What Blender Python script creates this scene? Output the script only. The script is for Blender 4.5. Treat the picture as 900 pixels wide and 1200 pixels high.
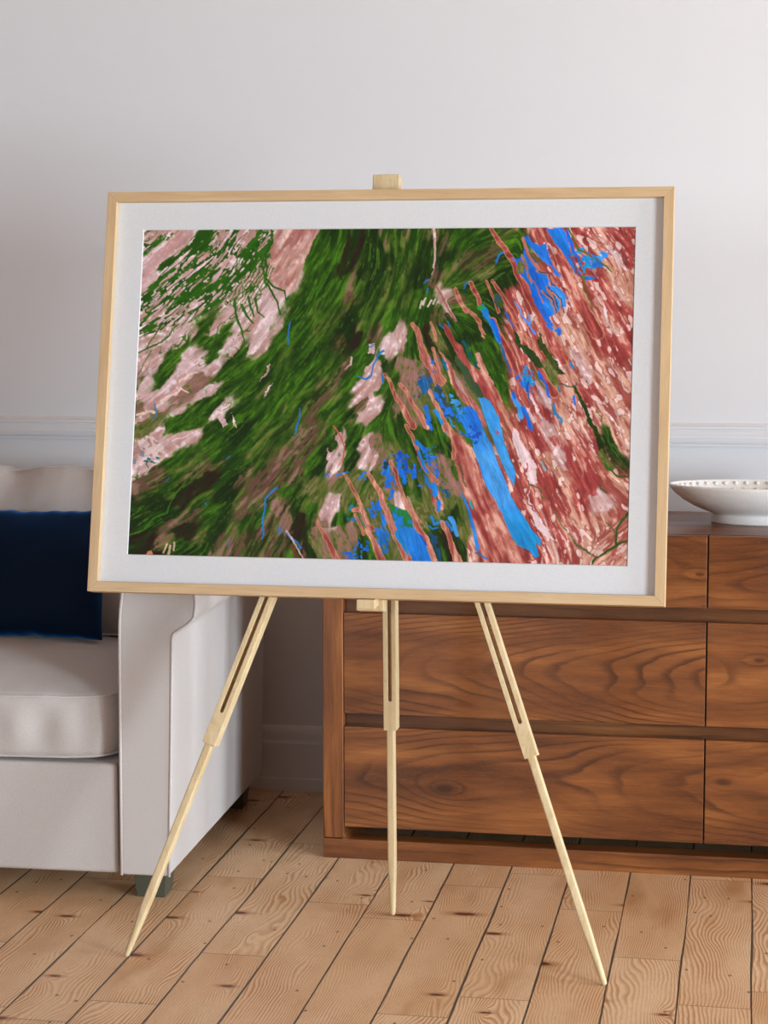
import bpy, bmesh, math, random
import numpy as np
from mathutils import Vector, Matrix

# ------------------------------------------------------------------ scene, camera, light
for o in list(bpy.data.objects): bpy.data.objects.remove(o)
SC = bpy.context.scene
COL = SC.collection
CAM_H = 1.215
yaw, pitch, roll = 0.180850398, 0.110195308, -0.00128207
_f = Vector((-math.sin(yaw)*math.cos(pitch), math.cos(yaw)*math.cos(pitch), -math.sin(pitch)))
_r = Vector((math.cos(yaw), math.sin(yaw), 0)); _u = _r.cross(_f)
_r2 = _r*math.cos(roll)+_u*math.sin(roll); _u2 = -_r*math.sin(roll)+_u*math.cos(roll)
cam = bpy.data.cameras.new('camera'); cam.sensor_fit = 'HORIZONTAL'; cam.sensor_width = 36; cam.lens = 94.25
cam.clip_start = .02
co = bpy.data.objects.new('camera', cam); COL.objects.link(co)
M = Matrix((_r2, _u2, -_f)).transposed().to_4x4(); M.translation = (0, 0, CAM_H); co.matrix_world = M
SC.camera = co
SC.view_settings.view_transform = 'Standard'; SC.view_settings.look = 'None'
SC.view_settings.gamma = 1; SC.view_settings.use_curve_mapping = False
SC.view_settings.exposure = -0.03
w = bpy.data.worlds.new('daylight'); SC.world = w; w.use_nodes = True
w.node_tree.nodes['Background'].inputs[0].default_value = (.75, .85, 1, 1)
w.node_tree.nodes['Background'].inputs[1].default_value = .6
XR, XL, YF, YB, ZC = 4.2, -3.6, -4.2, 4.696, 3.15       # room extents
# daylight through the two tall windows of the right-hand wall: (y0, y1, z0, z1, watts)
WIN = [(-1.1, .95, .35, 1.9, 465), (2.1, 3.6, .35, 1.75, 215)]
FILL_WIN = (-3.2, -2.0, .9, 2.5, 150)                         # unseen window behind the camera, added as fill for the left wall (x0, x1, z0, z1, watts)
for (y0, y1, z0, z1, pw) in WIN:
    L = bpy.data.lights.new('window_daylight', 'AREA'); L.shape = 'RECTANGLE'
    L.size = y1-y0; L.size_y = z1-z0; L.energy = pw; L.color = (.785, .915, 1)
    o = bpy.data.objects.new('window_daylight', L); COL.objects.link(o)
    o.location = (XR+.16, (y0+y1)/2, (z0+z1)/2)
    o.rotation_euler = Vector((-1, 0, 0)).to_track_quat('-Z', 'Y').to_euler()

L = bpy.data.lights.new('window_daylight', 'AREA'); L.shape = 'RECTANGLE'  # added fill light, brightens the left wall and back cushion
L.size = FILL_WIN[1]-FILL_WIN[0]; L.size_y = FILL_WIN[3]-FILL_WIN[2]; L.energy = FILL_WIN[4]; L.color = (.785, .915, 1)
o = bpy.data.objects.new('window_daylight', L); COL.objects.link(o)
o.location = ((FILL_WIN[0]+FILL_WIN[1])/2, YF-.16, (FILL_WIN[2]+FILL_WIN[3])/2)
o.rotation_euler = Vector((0, 1, 0)).to_track_quat('-Z', 'Y').to_euler()

# ------------------------------------------------------------------ helpers
def srgb(r, g, b, a=1):
    f = lambda c: (c/255)/12.92 if c/255 <= .04045 else ((c/255+.055)/1.055)**2.4
    return (f(r), f(g), f(b), a)
class NT:
    def __init__(s, name):
        s.m = bpy.data.materials.new(name); s.m.use_nodes = True; s.t = s.m.node_tree
        s.b = s.t.nodes['Principled BSDF']
    def n(s, typ, **k):
        x = s.t.nodes.new(typ)
        for a, v in k.items():
            setattr(x, a, v)
        return x
    def l(s, a, b): s.t.links.new(a, b)
    def put(s, sock, v):
        if v is None: return
        if isinstance(v, bpy.types.NodeSocket): s.l(v, sock)
        else:
            sock.default_value = v
    def math(s, op, a, b=None, c=None, clamp=False):
        x = s.n('ShaderNodeMath', operation=op, use_clamp=clamp)
        for i, v in enumerate((a, b, c)): s.put(x.inputs[i], v)
        return x.outputs[0]
    def vec(s, op, a, b=None):
        x = s.n('ShaderNodeVectorMath', operation=op)
        s.put(x.inputs[0], a); s.put(x.inputs[1], b)
        return x.outputs['Value'] if op in ('LENGTH', 'DISTANCE', 'DOT_PRODUCT') else x.outputs[0]
    def coord(s): return s.n('ShaderNodeTexCoord').outputs['Object']
    def sep(s, v):
        x = s.n('ShaderNodeSeparateXYZ'); s.l(v, x.inputs[0]); return x.outputs
    def comb(s, x, y, z):
        c = s.n('ShaderNodeCombineXYZ')
        for i, v in enumerate((x, y, z)): s.put(c.inputs[i], v)
        return c.outputs[0]
    def noise(s, v, scale, detail=3, rough=.5, dist=0., dim='3D', w=None):
        x = s.n('ShaderNodeTexNoise', noise_dimensions=dim); s.put(x.inputs['Vector'], v) if dim != '1D' else None
        s.put(x.inputs['Scale'], scale); s.put(x.inputs['Detail'], detail); s.put(x.inputs['Roughness'], rough); s.put(x.inputs['Distortion'], dist)
        if w is not None: s.put(x.inputs['W'], w)
        return x.outputs[0]
    def white(s, v, dim='1D'):
        x = s.n('ShaderNodeTexWhiteNoise', noise_dimensions=dim)
        s.put(x.inputs['W' if dim == '1D' else 'Vector'], v); return x.outputs
    def ramp(s, v, stops, interp='LINEAR'):
        x = s.n('ShaderNodeValToRGB'); r = x.color_ramp; r.interpolation = interp
        while len(r.elements) < len(stops): r.elements.new(.5)
        for e, (p, c) in zip(r.elements, stops):
            e.position = p; e.color = c if len(c) == 4 else (*c, 1)
        s.put(x.inputs[0], v); return x.outputs[0]
    def mr(s, v, a, b, c=0., d=1., smooth=False):
        x = s.n('ShaderNodeMapRange'); x.interpolation_type = 'SMOOTHSTEP' if smooth else 'LINEAR'
        for i, q in enumerate((v, a, b, c, d)): s.put(x.inputs[i], q)
        return x.outputs[0]
    def mix(s, f, a, b, typ='MIX'):
        x = s.n('ShaderNodeMix', data_type='RGBA', blend_type=typ)
        s.put(x.inputs[0], f); s.put(x.inputs[6], a); s.put(x.inputs[7], b); return x.outputs[2]
    def bump(s, h, st, d=.001):
        x = s.n('ShaderNodeBump'); s.put(x.inputs['Height'], h); x.inputs['Strength'].default_value = st; x.inputs['Distance'].default_value = d
        s.l(x.outputs[0], s.b.inputs['Normal'])
    def fin(s, col, rough=.5, spec=.5):
        s.put(s.b.inputs['Base Color'], col); s.put(s.b.inputs['Roughness'], rough)
        s.b.inputs['Specular IOR Level'].default_value = spec
        return s.m

# ------------------------------------------------------------------ materials
def mat_paint(name, col, bump=.06):
    q = NT(name); c = q.coord()
    n = q.noise(c, 220, 4, .6)
    q.bump(n, bump, .0006)
    return q.fin(q.mix(q.noise(c, 1.1, 3), col, tuple(v*.985 for v in col[:3])+(1,)), .62, .25)
def mat_floor():
    q = NT('pine_boards'); c = q.coord(); x, y, z = q.sep(c)
    X0, W = -1.2287, .12472
    wob = q.math('MULTIPLY', q.math('SUBTRACT', q.noise(q.comb(q.math('MULTIPLY', x, .01), y, 0.), 2.2, 3), .5), .006)
    u = q.math('DIVIDE', q.math('SUBTRACT', q.math('ADD', x, wob), X0), W)
    k = q.math('FLOOR', u); fr = q.math('FRACT', u)
    rnd = q.white(k)[0]; rc = q.sep(q.white(k)[1])
    # butt joints
    yy = q.math('ADD', y, q.math('MULTIPLY', rnd, 3.7))
    ly = .75
    ju = q.math('DIVIDE', yy, ly); jk = q.math('FLOOR', ju); jf = q.math('FRACT', ju)
    rb = q.white(q.math('ADD', q.math('MULTIPLY', k, 13.7), q.math('MULTIPLY', jk, 5.3)))
    rbv = rb[0]; rbc = q.sep(rb[1])
    # knots: voronoi in board space
    kv = q.comb(q.math('ADD', q.math('MULTIPLY', x, 7.), q.math('MULTIPLY', k, 3.3)), q.math('MULTIPLY', y, 3.4), 0.)
    vo = q.n('ShaderNodeTexVoronoi', voronoi_dimensions='2D'); q.l(kv, vo.inputs['Vector']); vo.inputs['Scale'].default_value = 1.; vo.inputs['Randomness'].default_value = 1.
    vr = q.sep(vo.outputs['Color'])[0]; vr2 = q.sep(vo.outputs['Color'])[1]
    dv = q.sep(q.vec('SUBTRACT', kv, vo.outputs['Position']))
    kx = q.math('DIVIDE', dv[0], 7.); ky = q.math('DIVIDE', dv[1], 3.4)
    on = q.math('GREATER_THAN', vr, .38)
    size = q.mr(vr2, 0., 1., .45, 1.35)
    def ell(ax, ay): 
        u_ = q.math('DIVIDE', kx, q.math('MULTIPLY', size, ax)); v_ = q.math('DIVIDE', ky, q.math('MULTIPLY', size, ay))
        return q.math('SQRT', q.math('ADD', q.math('MULTIPLY', u_, u_), q.math('MULTIPLY', v_, v_)))
    d = ell(.019, .0075); db = ell(.022, .06)
    bulge = q.math('MULTIPLY', on, q.math('POWER', 2.718, q.math('MULTIPLY', db, -1.1)))
    # ring phase : stripes along the board, bent by slow noise and round the knots
    off = q.comb(q.math('MULTIPLY', rbv, 31.), q.math('MULTIPLY', rbv, 17.), rbv)
    slow = q.noise(q.vec('ADD', q.comb(q.math('MULTIPLY', x, 8.), q.math('MULTIPLY', y, 2.6), 0.), off), 1., 2, .45)
    fine = q.noise(q.vec('ADD', q.comb(q.math('MULTIPLY', x, 24.), q.math('MULTIPLY', y, 11.), 0.), off), 1., 3, .5)
    freq = q.math('ADD', 120., q.math('MULTIPLY', rbc[0], 110.))
    ph = q.math('ADD', q.math('MULTIPLY', x, freq), q.math('ADD', q.math('MULTIPLY', q.math('MULTIPLY', slow, slow), 17.), q.math('ADD', q.math('MULTIPLY', fine, 1.3), q.math('MULTIPLY', bulge, 5.))))
    rg = q.math('FRACT', ph)
    ring = q.math('MULTIPLY', q.mr(rg, .15, .75, 0., 1., True), q.mr(rg, .78, 1., 1., 0., True))
    fib = q.noise(q.comb(q.math('MULTIPLY', x, 900.), q.math('MULTIPLY', y, 45.), 0.), 1., 3, .6)
    patch = q.noise(q.vec('ADD', q.comb(q.math('MULTIPLY', x, 9.), q.math('MULTIPLY', y, 2.2), 0.), off), 1., 3, .55)
    light = q.mix(rbv, srgb(248, 216, 178), srgb(230, 190, 146))
    light = q.mix(q.mr(patch, .45, .72), light, srgb(242, 210, 172))
    light = q.mix(q.mr(patch, .42, .22), light, srgb(196, 148, 102))
    col = q.mix(q.math('MULTIPLY', ring, q.mr(q.noise(q.vec('ADD', q.comb(q.math('MULTIPLY', x, 14.), q.math('MULTIPLY', y, 5.), 3.), off), 1., 2, .5), .35, .65, .25, .95)), light, srgb(192, 136, 86))
    col = q.mix(q.mr(fib, .45, .75, 0., .35), col, srgb(160, 108, 68))
    lowf = q.noise(c, 2.3, 2)
    col = q.mix(q.mr(lowf, .4, .7, 0., .2), col, srgb(200, 150, 104))
    # knots
    kn = q.math('MULTIPLY', q.mr(q.math('ADD', d, q.math('MULTIPLY', q.math('SUBTRACT', fine, .5), .9)), 1.1, .6, 0., 1., True), on)
    halo = q.math('MULTIPLY', q.mr(d, 2.6, .8, 0., .6, True), on)
    col = q.mix(halo, col, srgb(168, 106, 62))
    col = q.mix(q.math('MULTIPLY', kn, .9), col, srgb(88, 44, 24))
    # small nail holes / specks
    v2 = q.n('ShaderNodeTexVoronoi', voronoi_dimensions='2D'); q.l(q.comb(q.math('MULTIPLY', x, 14.), q.math('MULTIPLY', y, 9.), 0.), v2.inputs['Vector']); v2.inputs['Scale'].default_value = 1.
    sp = q.math('MULTIPLY', q.mr(v2.outputs['Distance'], .05, .03), q.math('GREATER_THAN', q.sep(v2.outputs['Color'])[1], .62))
    col = q.mix(q.math('MULTIPLY', sp, .8), col, srgb(92, 64, 46))
    # seams
    gv = q.noise(q.comb(q.math('MULTIPLY', k, 7.3), q.math('MULTIPLY', y, 2.3), 0.), 1., 3)
    gw = q.mr(gv, .35, .7, .008, .034)
    e = q.math('MINIMUM', fr, q.math('SUBTRACT', 1., fr))
    seam = q.mr(e, gw, q.math('MULTIPLY', gw, .55), 0., 1.)
    sc = q.mix(q.noise(c, 90, 2), srgb(66, 58, 50), srgb(128, 116, 104))
    col = q.mix(seam, col, q.mix(q.mr(gw, .012, .03), srgb(58, 40, 28), sc))
    je = q.math('MULTIPLY', q.math('MINIMUM', jf, q.math('SUBTRACT', 1., jf)), ly)
    joint = q.mr(je, .0022, .0009, 0., .55)
    col = q.mix(joint, col, srgb(104, 70, 46))
    hgt = q.math('SUBTRACT', q.math('MULTIPLY', ring, -.12), q.math('ADD', q.math('MULTIPLY', seam, 2.5), q.math('MULTIPLY', joint, 1.)))
    q.bump(hgt, .35, .0012)
    return q.fin(col, q.mr(ring, 0., 1., .42, .5), .35)
def mat_walnut(name, seed=0., vert=False, dark=1., knots=(), amp=1., fig=1., cath=None):
    """walnut veneer, the grain running along x (or z); knots = (x, z, radius, strength) in object space"""
    q = NT(name); c = q.coord(); x, y, z = q.sep(c)
    a, b = (z, q.math('ADD', x, y)) if vert else (x, q.math('ADD', z, y))
    warpn = q.noise(q.comb(q.math('MULTIPLY', a, 3.2), q.math('MULTIPLY', b, 9.*fig), seed), 1., 1.5, .45, .2)
    w2 = q.noise(q.comb(q.math('MULTIPLY', a, 11.), q.math('MULTIPLY', b, 46.), seed+5), 1., 3, .55)
    w3 = q.math('ADD', q.math('MULTIPLY', warpn, 4.2*amp), q.math('MULTIPLY', w2, .35))
    if cath:
        b0, B, C_ = cath; db_ = q.math('SUBTRACT', b, b0)
        f = q.math('ADD', q.math('SUBTRACT', q.math('MULTIPLY', a, B), q.math('MULTIPLY', q.math('MULTIPLY', db_, db_), C_)), w3)
    else: f = q.math('ADD', q.math('MULTIPLY', b, 45.), w3)
    kd = None
    for (kx, kz, kr, ks) in knots:
        dx = q.math('MULTIPLY', q.math('SUBTRACT', a, kx), .42/kr); dz = q.math('MULTIPLY', q.math('SUBTRACT', b, kz), 1/kr)
        r = q.math('SQRT', q.math('ADD', q.math('MULTIPLY', dx, dx), q.math('MULTIPLY', dz, dz)))
        g = q.math('POWER', 2.718, q.math('MULTIPLY', r, -.9))
        f = q.math('ADD', f, q.math('MULTIPLY', g, ks))
        g2 = q.math('POWER', 2.718, q.math('MULTIPLY', q.math('MULTIPLY', r, r), -3.5))
        kd = g2 if kd is None else q.math('MAXIMUM', kd, g2)
    fr = q.math('FRACT', f)
    ln = q.math('MULTIPLY', q.mr(fr, .5, .88, 0., 1., True), q.mr(fr, .88, 1., 1., 0., True))
    fib = q.noise(q.comb(q.math('MULTIPLY', a, 14.), q.math('MULTIPLY', b, 420.), seed), 1., 4, .65)
    fib2 = q.noise(q.comb(q.math('MULTIPLY', a, 60.), q.math('MULTIPLY', b, 900.), seed+3), 1., 2, .6)
    tone = q.noise(q.comb(q.math('MULTIPLY', a, 2.5), q.math('MULTIPLY', b, 16.), seed+9), 1., 3, .55)
    m = lambda r, g, b_: srgb(r*dark, g*dark, b_*dark)
    col = q.ramp(tone, [(.28, m(82, 44, 22)), (.42, m(118, 67, 33)), (.56, m(144, 85, 42)), (.72, m(174, 109, 56))])
    lv = q.noise(q.comb(q.math('MULTIPLY', a, 4.), q.math('MULTIPLY', b, 10.), seed+2), 1., 2)
    col = q.mix(q.math('MULTIPLY', ln, q.mr(lv, .36, .64, .1, .85)), col, m(70, 38, 22))
    col = q.mix(q.mr(fib, .45, .75, 0., .55), col, m(84, 46, 28))
    col = q.mix(q.mr(fib2, .55, .8, 0., .3), col, m(186, 122, 76))
    if kd is not None: col = q.mix(q.math('MULTIPLY', kd, .72), col, m(48, 26, 18))
    q.bump(fib, .08, .0005)
    return q.fin(col, .36, .4)
def mat_pale(name, lo, hi, axis=2, rough=.5, speck=True):
    """pale timber, fine grain along an object axis (0 x, 1 y, 2 z)"""
    q = NT(name); c = q.coord(); v = list(q.sep(c))
    sc = [260., 260., 260.]; sc[axis] = 12.
    s2 = [60., 60., 60.]; s2[axis] = 5.
    n1 = q.noise(q.comb(*[q.math('MULTIPLY', v[i], sc[i]) for i in range(3)]), 1., 3, .6)
    n2 = q.noise(q.comb(*[q.math('MULTIPLY', v[i], s2[i]) for i in range(3)]), 1., 3, .5, .6)
    col = q.mix(q.mr(n2, .3, .7), lo, hi)
    col = q.mix(q.mr(n1, .52, .8, 0., .5), col, tuple(t*.62 for t in lo[:3])+(1,))
    if speck: col = q.mix(q.mr(q.noise(c, 240, 2), .6, .75, 0., .35), col, tuple(t*.6 for t in lo[:3])+(1,))
    q.bump(n1, .08, .0004)
    return q.fin(col, rough, .35)
def mat_fabric(name, col, col2, weave=1500., b=.45, sheen=.25, rough=.9):
    q = NT(name); c = q.coord(); x, y, z = q.sep(c)
    n = q.noise(c, 420, 3, .7); n2 = q.noise(c, 6, 3)
    q.bump(q.math('ADD', n, q.noise(c, 1100, 2)), b, .0006)
    q.b.inputs['Sheen Weight'].default_value = sheen
    cc = q.mix(q.mr(n, .3, .75), col, col2)
    return q.fin(cc, rough, .15)
def mat_plain(name, col, rough=.5, spec=.4, nb=0., ns=200):
    q = NT(name); c = q.coord(); n = q.noise(c, ns, 3)
    if nb: q.bump(n, nb, .0005)
    return q.fin(q.mix(q.mr(n, .3, .7, 0., 1.), col, tuple(t*.92 for t in col[:3])+(1,)), rough, spec)

MT = dict(
    wall=mat_paint('wall_paint', srgb(223, 221, 223)),
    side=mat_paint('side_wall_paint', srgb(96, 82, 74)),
    ceil=mat_paint('ceiling_paint', srgb(164, 126, 98)),
    trim=mat_paint('trim_paint', srgb(226, 223, 225), .02),
    sash=mat_plain('sash_paint', srgb(235, 235, 233), .4),
    floor=mat_floor(),
    frame_h=mat_pale('oak_frame_rail', srgb(198, 165, 124), srgb(212, 183, 143), 0, .45, False),
    frame_v=mat_pale('oak_frame_stile', srgb(198, 165, 124), srgb(212, 183, 143), 2, .45, False),
    easel=mat_pale('maple_easel', srgb(206, 180, 136), srgb(226, 205, 165), 2, .5),
    board=mat_plain('mount_board', srgb(220, 222, 226), .8, .1, .08, 500),
    core=mat_plain('mount_core', srgb(240, 240, 240), .8, .1),
    sofa=mat_fabric('linen_upholstery', srgb(192, 184, 181), srgb(208, 201, 198)),
    piping=mat_fabric('linen_piping', srgb(196, 187, 184), srgb(214, 206, 204)),
    navy=mat_fabric('navy_velvet', srgb(0, 13, 32), srgb(1, 22, 50), b=.12, sheen=.75, rough=.75),
    foot=mat_plain('grey_green_foot', srgb(80, 80, 66), .5, .4, .1, 90),
    bowl=mat_plain('white_ceramic', srgb(248, 246, 243), .35, .4, .05, 300),
    carc=mat_walnut('walnut_carcass', 3.1, dark=.86),
    post=mat_walnut('walnut_post', 7.7, vert=True, dark=.96, amp=.35),
    rail=mat_walnut('walnut_rail', 5.2, dark=.93, amp=.4),
    recess=mat_walnut('walnut_recess', 1.9, dark=.74, amp=.3),
    top=mat_walnut('walnut_top', 12.4, dark=.95, amp=.5),
)

MT['navy'].node_tree.nodes['Principled BSDF'].inputs['Sheen Tint'].default_value = (.02, .22, .65, 1)
MT['navy'].node_tree.nodes['Principled BSDF'].inputs['Sheen Roughness'].default_value = .45

# ------------------------------------------------------------------ mesh helpers
class MB:
    def __init__(s): s.v = []; s.f = []
    def add(s, vs, fs):
        o = len(s.v); s.v += [tuple(v) for v in vs]; s.f += [tuple(i+o for i in f) for f in fs]; return s
    def box(s, x0, x1, y0, y1, z0, z1):
        vs = [(x, y, z) for z in (z0, z1) for y in (y0, y1) for x in (x0, x1)]
        return s.add(vs, [(0, 2, 3, 1), (4, 5, 7, 6), (0, 1, 5, 4), (2, 6, 7, 3), (0, 4, 6, 2), (1, 3, 7, 5)])
    def tube(s, pts, r, n=8, closed=False):
        pts = [Vector(p) for p in pts]; m = len(pts); rings = []
        T = []
        for i in range(m):
            a = pts[(i-1) % m] if (closed or i) else pts[i]; b = pts[(i+1) % m] if (closed or i < m-1) else pts[i]
            T.append((b-a).normalized())
        up = Vector((0, 0, 1)) if abs(T[0].z) < .9 else Vector((1, 0, 0))
        N = (up-T[0]*up.dot(T[0])).normalized(); vs = []
        for i in range(m):
            N = (N-T[i]*N.dot(T[i])).normalized(); B = T[i].cross(N)
            rr = r[i] if hasattr(r, '__len__') else r
            vs += [pts[i]+(N*math.cos(2*math.pi*k/n)+B*math.sin(2*math.pi*k/n))*rr for k in range(n)]
        fs = []
        for i in range(m if closed else m-1):
            j = (i+1) % m
            for k in range(n): fs.append((i*n+k, i*n+(k+1) % n, j*n+(k+1) % n, j*n+k))
        if not closed: fs += [tuple(range(n))[::-1], tuple((m-1)*n+k for k in range(n))]
        return s.add(vs, fs)
    def prism(s, poly, fn, d0, d1):
        """poly = 2-D outline; fn(u, v, d) -> point"""
        n = len(poly); vs = [fn(u, v, d0) for u, v in poly]+[fn(u, v, d1) for u, v in poly]
        return s.add(vs, [tuple(range(n)), tuple(range(2*n-1, n-1, -1))]+[(i, i+n, (i+1) % n+n, (i+1) % n) for i in range(n)])
    def build(s, name, mat, parent=None, bevel=0., seg=2, smooth=False, loc=None, subsurf=0):
        me = bpy.data.meshes.new(name); me.from_pydata(s.v, [], s.f); me.update()
        bm = bmesh.new(); bm.from_mesh(me); bmesh.ops.recalc_face_normals(bm, faces=bm.faces); bm.to_mesh(me); bm.free()
        o = bpy.data.objects.new(name, me); COL.objects.link(o)
        me.materials.append(mat)
        if bevel:
            b = o.modifiers.new('edge', 'BEVEL'); b.width = bevel; b.segments = seg; b.limit_method = 'ANGLE'; b.angle_limit = math.radians(35)
        if subsurf:
            b = o.modifiers.new('sub', 'SUBSURF'); b.levels = subsurf; b.render_levels = subsurf
        if smooth or bevel:
            for p in me.polygons: p.use_smooth = True
        if bevel and not smooth:
            o.modifiers.new('wn', 'WEIGHTED_NORMAL')
        if parent is not None: o.parent = parent
        if loc: o.location = loc
        return o
def tag(o, label, cat, group=None):
    o['label'] = label; o['category'] = cat
    if group: o['group'] = group
    return o
def struct(o): o['kind'] = 'structure'; return o
def thing(name, loc, label, cat, group=None, rot=(0, 0, 0)):
    o = bpy.data.objects.new(name, None); COL.objects.link(o); o.location = loc; o.rotation_euler = rot
    o.empty_display_size = .1
    return tag(o, label, cat, group)

# ------------------------------------------------------------------ the room
T = .12
struct(MB().box(XL, XR, YF, YB, -.06, 0).build('floor', MT['floor']))
struct(MB().box(XL-T, XR+T, YB, YB+T, -.06, ZC+.06).build('wall_back', MT['wall']))
struct(MB().box(XL-T, XL, YF, YB, -.06, ZC+.06).build('wall_left', MT['side']))
struct(MB().box(XL-T, FILL_WIN[0], YF-T, YF, -.06, ZC+.06).box(FILL_WIN[1], XR+T, YF-T, YF, -.06, ZC+.06).box(FILL_WIN[0], FILL_WIN[1], YF-T, YF, -.06, FILL_WIN[2])
       .box(FILL_WIN[0], FILL_WIN[1], YF-T, YF, FILL_WIN[3], ZC+.06).build('wall_front', MT['side']))
struct(MB().box(XL, XR, YF, YB, ZC, ZC+.06).build('ceiling', MT['ceil']))
wr = MB(); ys = [YF]+[v for q in WIN for v in q[:2]]+[YB]
for i in range(0, len(ys), 2): wr.box(XR, XR+T, ys[i], ys[i+1], -.06, ZC+.06)
for q_ in WIN:
    wr.box(XR, XR+T, q_[0], q_[1], -.06, q_[2]); wr.box(XR, XR+T, q_[0], q_[1], q_[3], ZC+.06)
struct(wr.build('wall_right', MT['side']))
for i, q_ in enumerate(WIN):
    f = MB(); y0, y1, z0, z1 = q_[:4]
    for (a, b, c, d) in ((y0, y0+.05, z0, z1), (y1-.05, y1, z0, z1), (y0, y1, z0, z0+.05), (y0, y1, z1-.05, z1), (y0, y1, (z0+z1)/2-.02, (z0+z1)/2+.02)):
        f.box(XR+.03, XR+.07, a, b, c, d)
    f.box(XR-.04, XR+.03, y0-.04, y1+.04, z0-.03, z0)
    struct(f.build('window_%d' % (i+1), MT['sash']))
f = MB(); x0, x1, z0, z1 = FILL_WIN[:4]
for (a, b, c, d) in ((x0, x0+.05, z0, z1), (x1-.05, x1, z0, z1), (x0, x1, z0, z0+.05), (x0, x1, z1-.05, z1), (x0, x1, (z0+z1)/2-.02, (z0+z1)/2+.02)):
    f.box(a, b, YF-.07, YF-.03, c, d)
struct(f.build('window_3', MT['sash']))  # frame round the added fill opening, out of view
# chair rail : moulded profile (distance from wall, height)
rail = [(0, .8535), (.008, .8535), (.008, .856), (.0055, .8572), (.0055, .859), (.010, .8605), (.012, .866), (.013, .872), (.0105, .8745), (.0105, .877), (.012, .883), (.012, .889),
        (.0092, .8905), (.0092, .8925), (.0125, .894), (.0125, .900), (.008, .9025), (.005, .9065), (0, .907)]
struct(MB().prism(rail, lambda u, v, d: (d, YB-u, v), XL, XR).build('trim_1', MT['trim']))
base = [(0, 0), (.022, 0), (.022, .03), (.018, .034), (.018, .118), (.015, .122), (.013, .128), (.014, .140), (.010, .152), (.005, .158), (0, .16)]
struct(MB().prism(base, lambda u, v, d: (d, YB-u, v), XL, XR).build('baseboard_back', MT['trim'], bevel=.0006))

# ------------------------------------------------------------------ chest of drawers
DX, DY, DW, DD = -.889, 4.13, 1.616, .455      # left edge, front, width, depth
dr = thing('chest_of_drawers', (DX, DY, 0), 'low wide walnut chest with flush handleless drawers, standing against the pale wall behind the easel', 'chest of drawers')
P = .0445; HT = .7135
# front frame: posts and floor rail with a rounded inner corner
def post(x0, x1, name='post'):
    MB().box(x0, x1, 0, .024, HT-.0225, HT-.0004).box(x0, x1, 0, DD, .0435, HT-.022).build(name, MT['post'], dr, bevel=.003)
post(0, P); post(DW-P, DW)
rl = MB().box(0, DW, 0, .05, 0, .0425)
for xs, s in ((P, 1), (DW-P, -1)):
    R_ = .014; n = 6
    poly = [(xs-s*.004, .040), (xs+s*R_, .040)]+[(xs+s*(R_-R_*math.sin(t*math.pi/2/n)), .0425+R_-R_*math.cos(t*math.pi/2/n)) for t in range(0, n+1)]+[(xs-s*.004, .0425+R_)]
    rl.prism(poly, lambda u, v, d: (u, d, v), .001, .049)
rl.build('floor_rail', MT['rail'], dr, bevel=.003)
MB().box(0, DW, DD-.05, DD, 0, .0425).build('floor_rail', MT['rail'], dr, bevel=.003)
for xs in (0, DW-P): MB().box(xs, xs+P, .0505, DD-.0505, 0, .0425).build('side_rail', MT['rail'], dr, bevel=.002)
MB().box(0, DW, .0245, DD, HT-.0215, HT).build('top', MT['top'], dr, bevel=.0012)
MB().box(P+.0005, DW-P-.0005, .024, DD-.004, .0705, HT-.022).build('carcass', MT['recess'], dr)
xm = (-.0817-DX)
COLS = [(P+.001, xm-.0016), (xm+.0016, DW-P-.001)]
ROWS = [(.0685, .2875), (.3165, .5335), (.563, HT-.0008)]
KN = {(0, 0): [(.262, .165, .020, 3.5)], (1, 0): [(.845, .205, .014, 2.5)], (0, 1): [], (1, 1): [(.915, .463, .008, 2.)], (0, 2): [(.792, .638, .006, 2.)], (1, 2): []}
CA = {(0, 0): (.19, 8., 400.), (1, 0): (.20, 8., 400.), (0, 1): (.415, 13., 480.), (1, 1): (.44, -7., 380.), (0, 2): (.64, -9., 520.), (1, 2): (.625, 8., 500.)}
for ri, (z0, z1) in enumerate(ROWS):
    for ci, (x0, x1) in enumerate(COLS):
        m = mat_walnut('walnut_drawer', 2.3+ri*4.7+ci*9.1, dark=.95, knots=KN[(ci, ri)], cath=CA[(ci, ri)])
        zt = z1
        MB().box(x0, x1, .0045, .0235, z0, zt).build('drawer', m, dr, bevel=.0012)

# ------------------------------------------------------------------ bowl on the chest
BX, BY, BR = .04, 4.39, .2135
prof = [(0, .003), (.10, .003), (.128, .0), (.133, .0005), (.1335, .003), (.132, .018), (.1315, .0205), (.15, .0265), (.175, .036), (.20, .049), (.2205, .064), (.2325, .0765), (.2345, .0805), (.2335, .083), (.2305, .0835), (.228, .081),
        (.215, .068), (.195, .055), (.17, .044), (.14, .035), (.10, .028), (.05, .025), (0, .0245)]
SY = .55; sc = BR/.2345; N = 96; mb = MB(); vs = []; fs = []
for (r, z) in prof:
    for k in range(N):
        a = 2*math.pi*k/N; vs.append((r*sc*math.cos(a), r*sc*SY*math.sin(a), z))
for i in range(len(prof)-1):
    for k in range(N): fs.append((i*N+k, i*N+(k+1) % N, (i+1)*N+(k+1) % N, (i+1)*N+k))
bowl = MB().add(vs, fs)
bo = bowl.build('bowl', MT['bowl'], None, smooth=True, loc=(BX, BY, HT))
bmx = bmesh.new(); bmx.from_mesh(bo.data); bmesh.ops.remove_doubles(bmx, verts=bmx.verts, dist=1e-5); bmesh.ops.recalc_face_normals(bmx, faces=bmx.faces); bmx.to_mesh(bo.data); bmx.free()
for p in bo.data.polygons: p.use_smooth = True
tag(bo, 'wide shallow oval white ceramic bowl on a low foot, standing on the walnut chest', 'bowl')
kb = MB()
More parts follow.
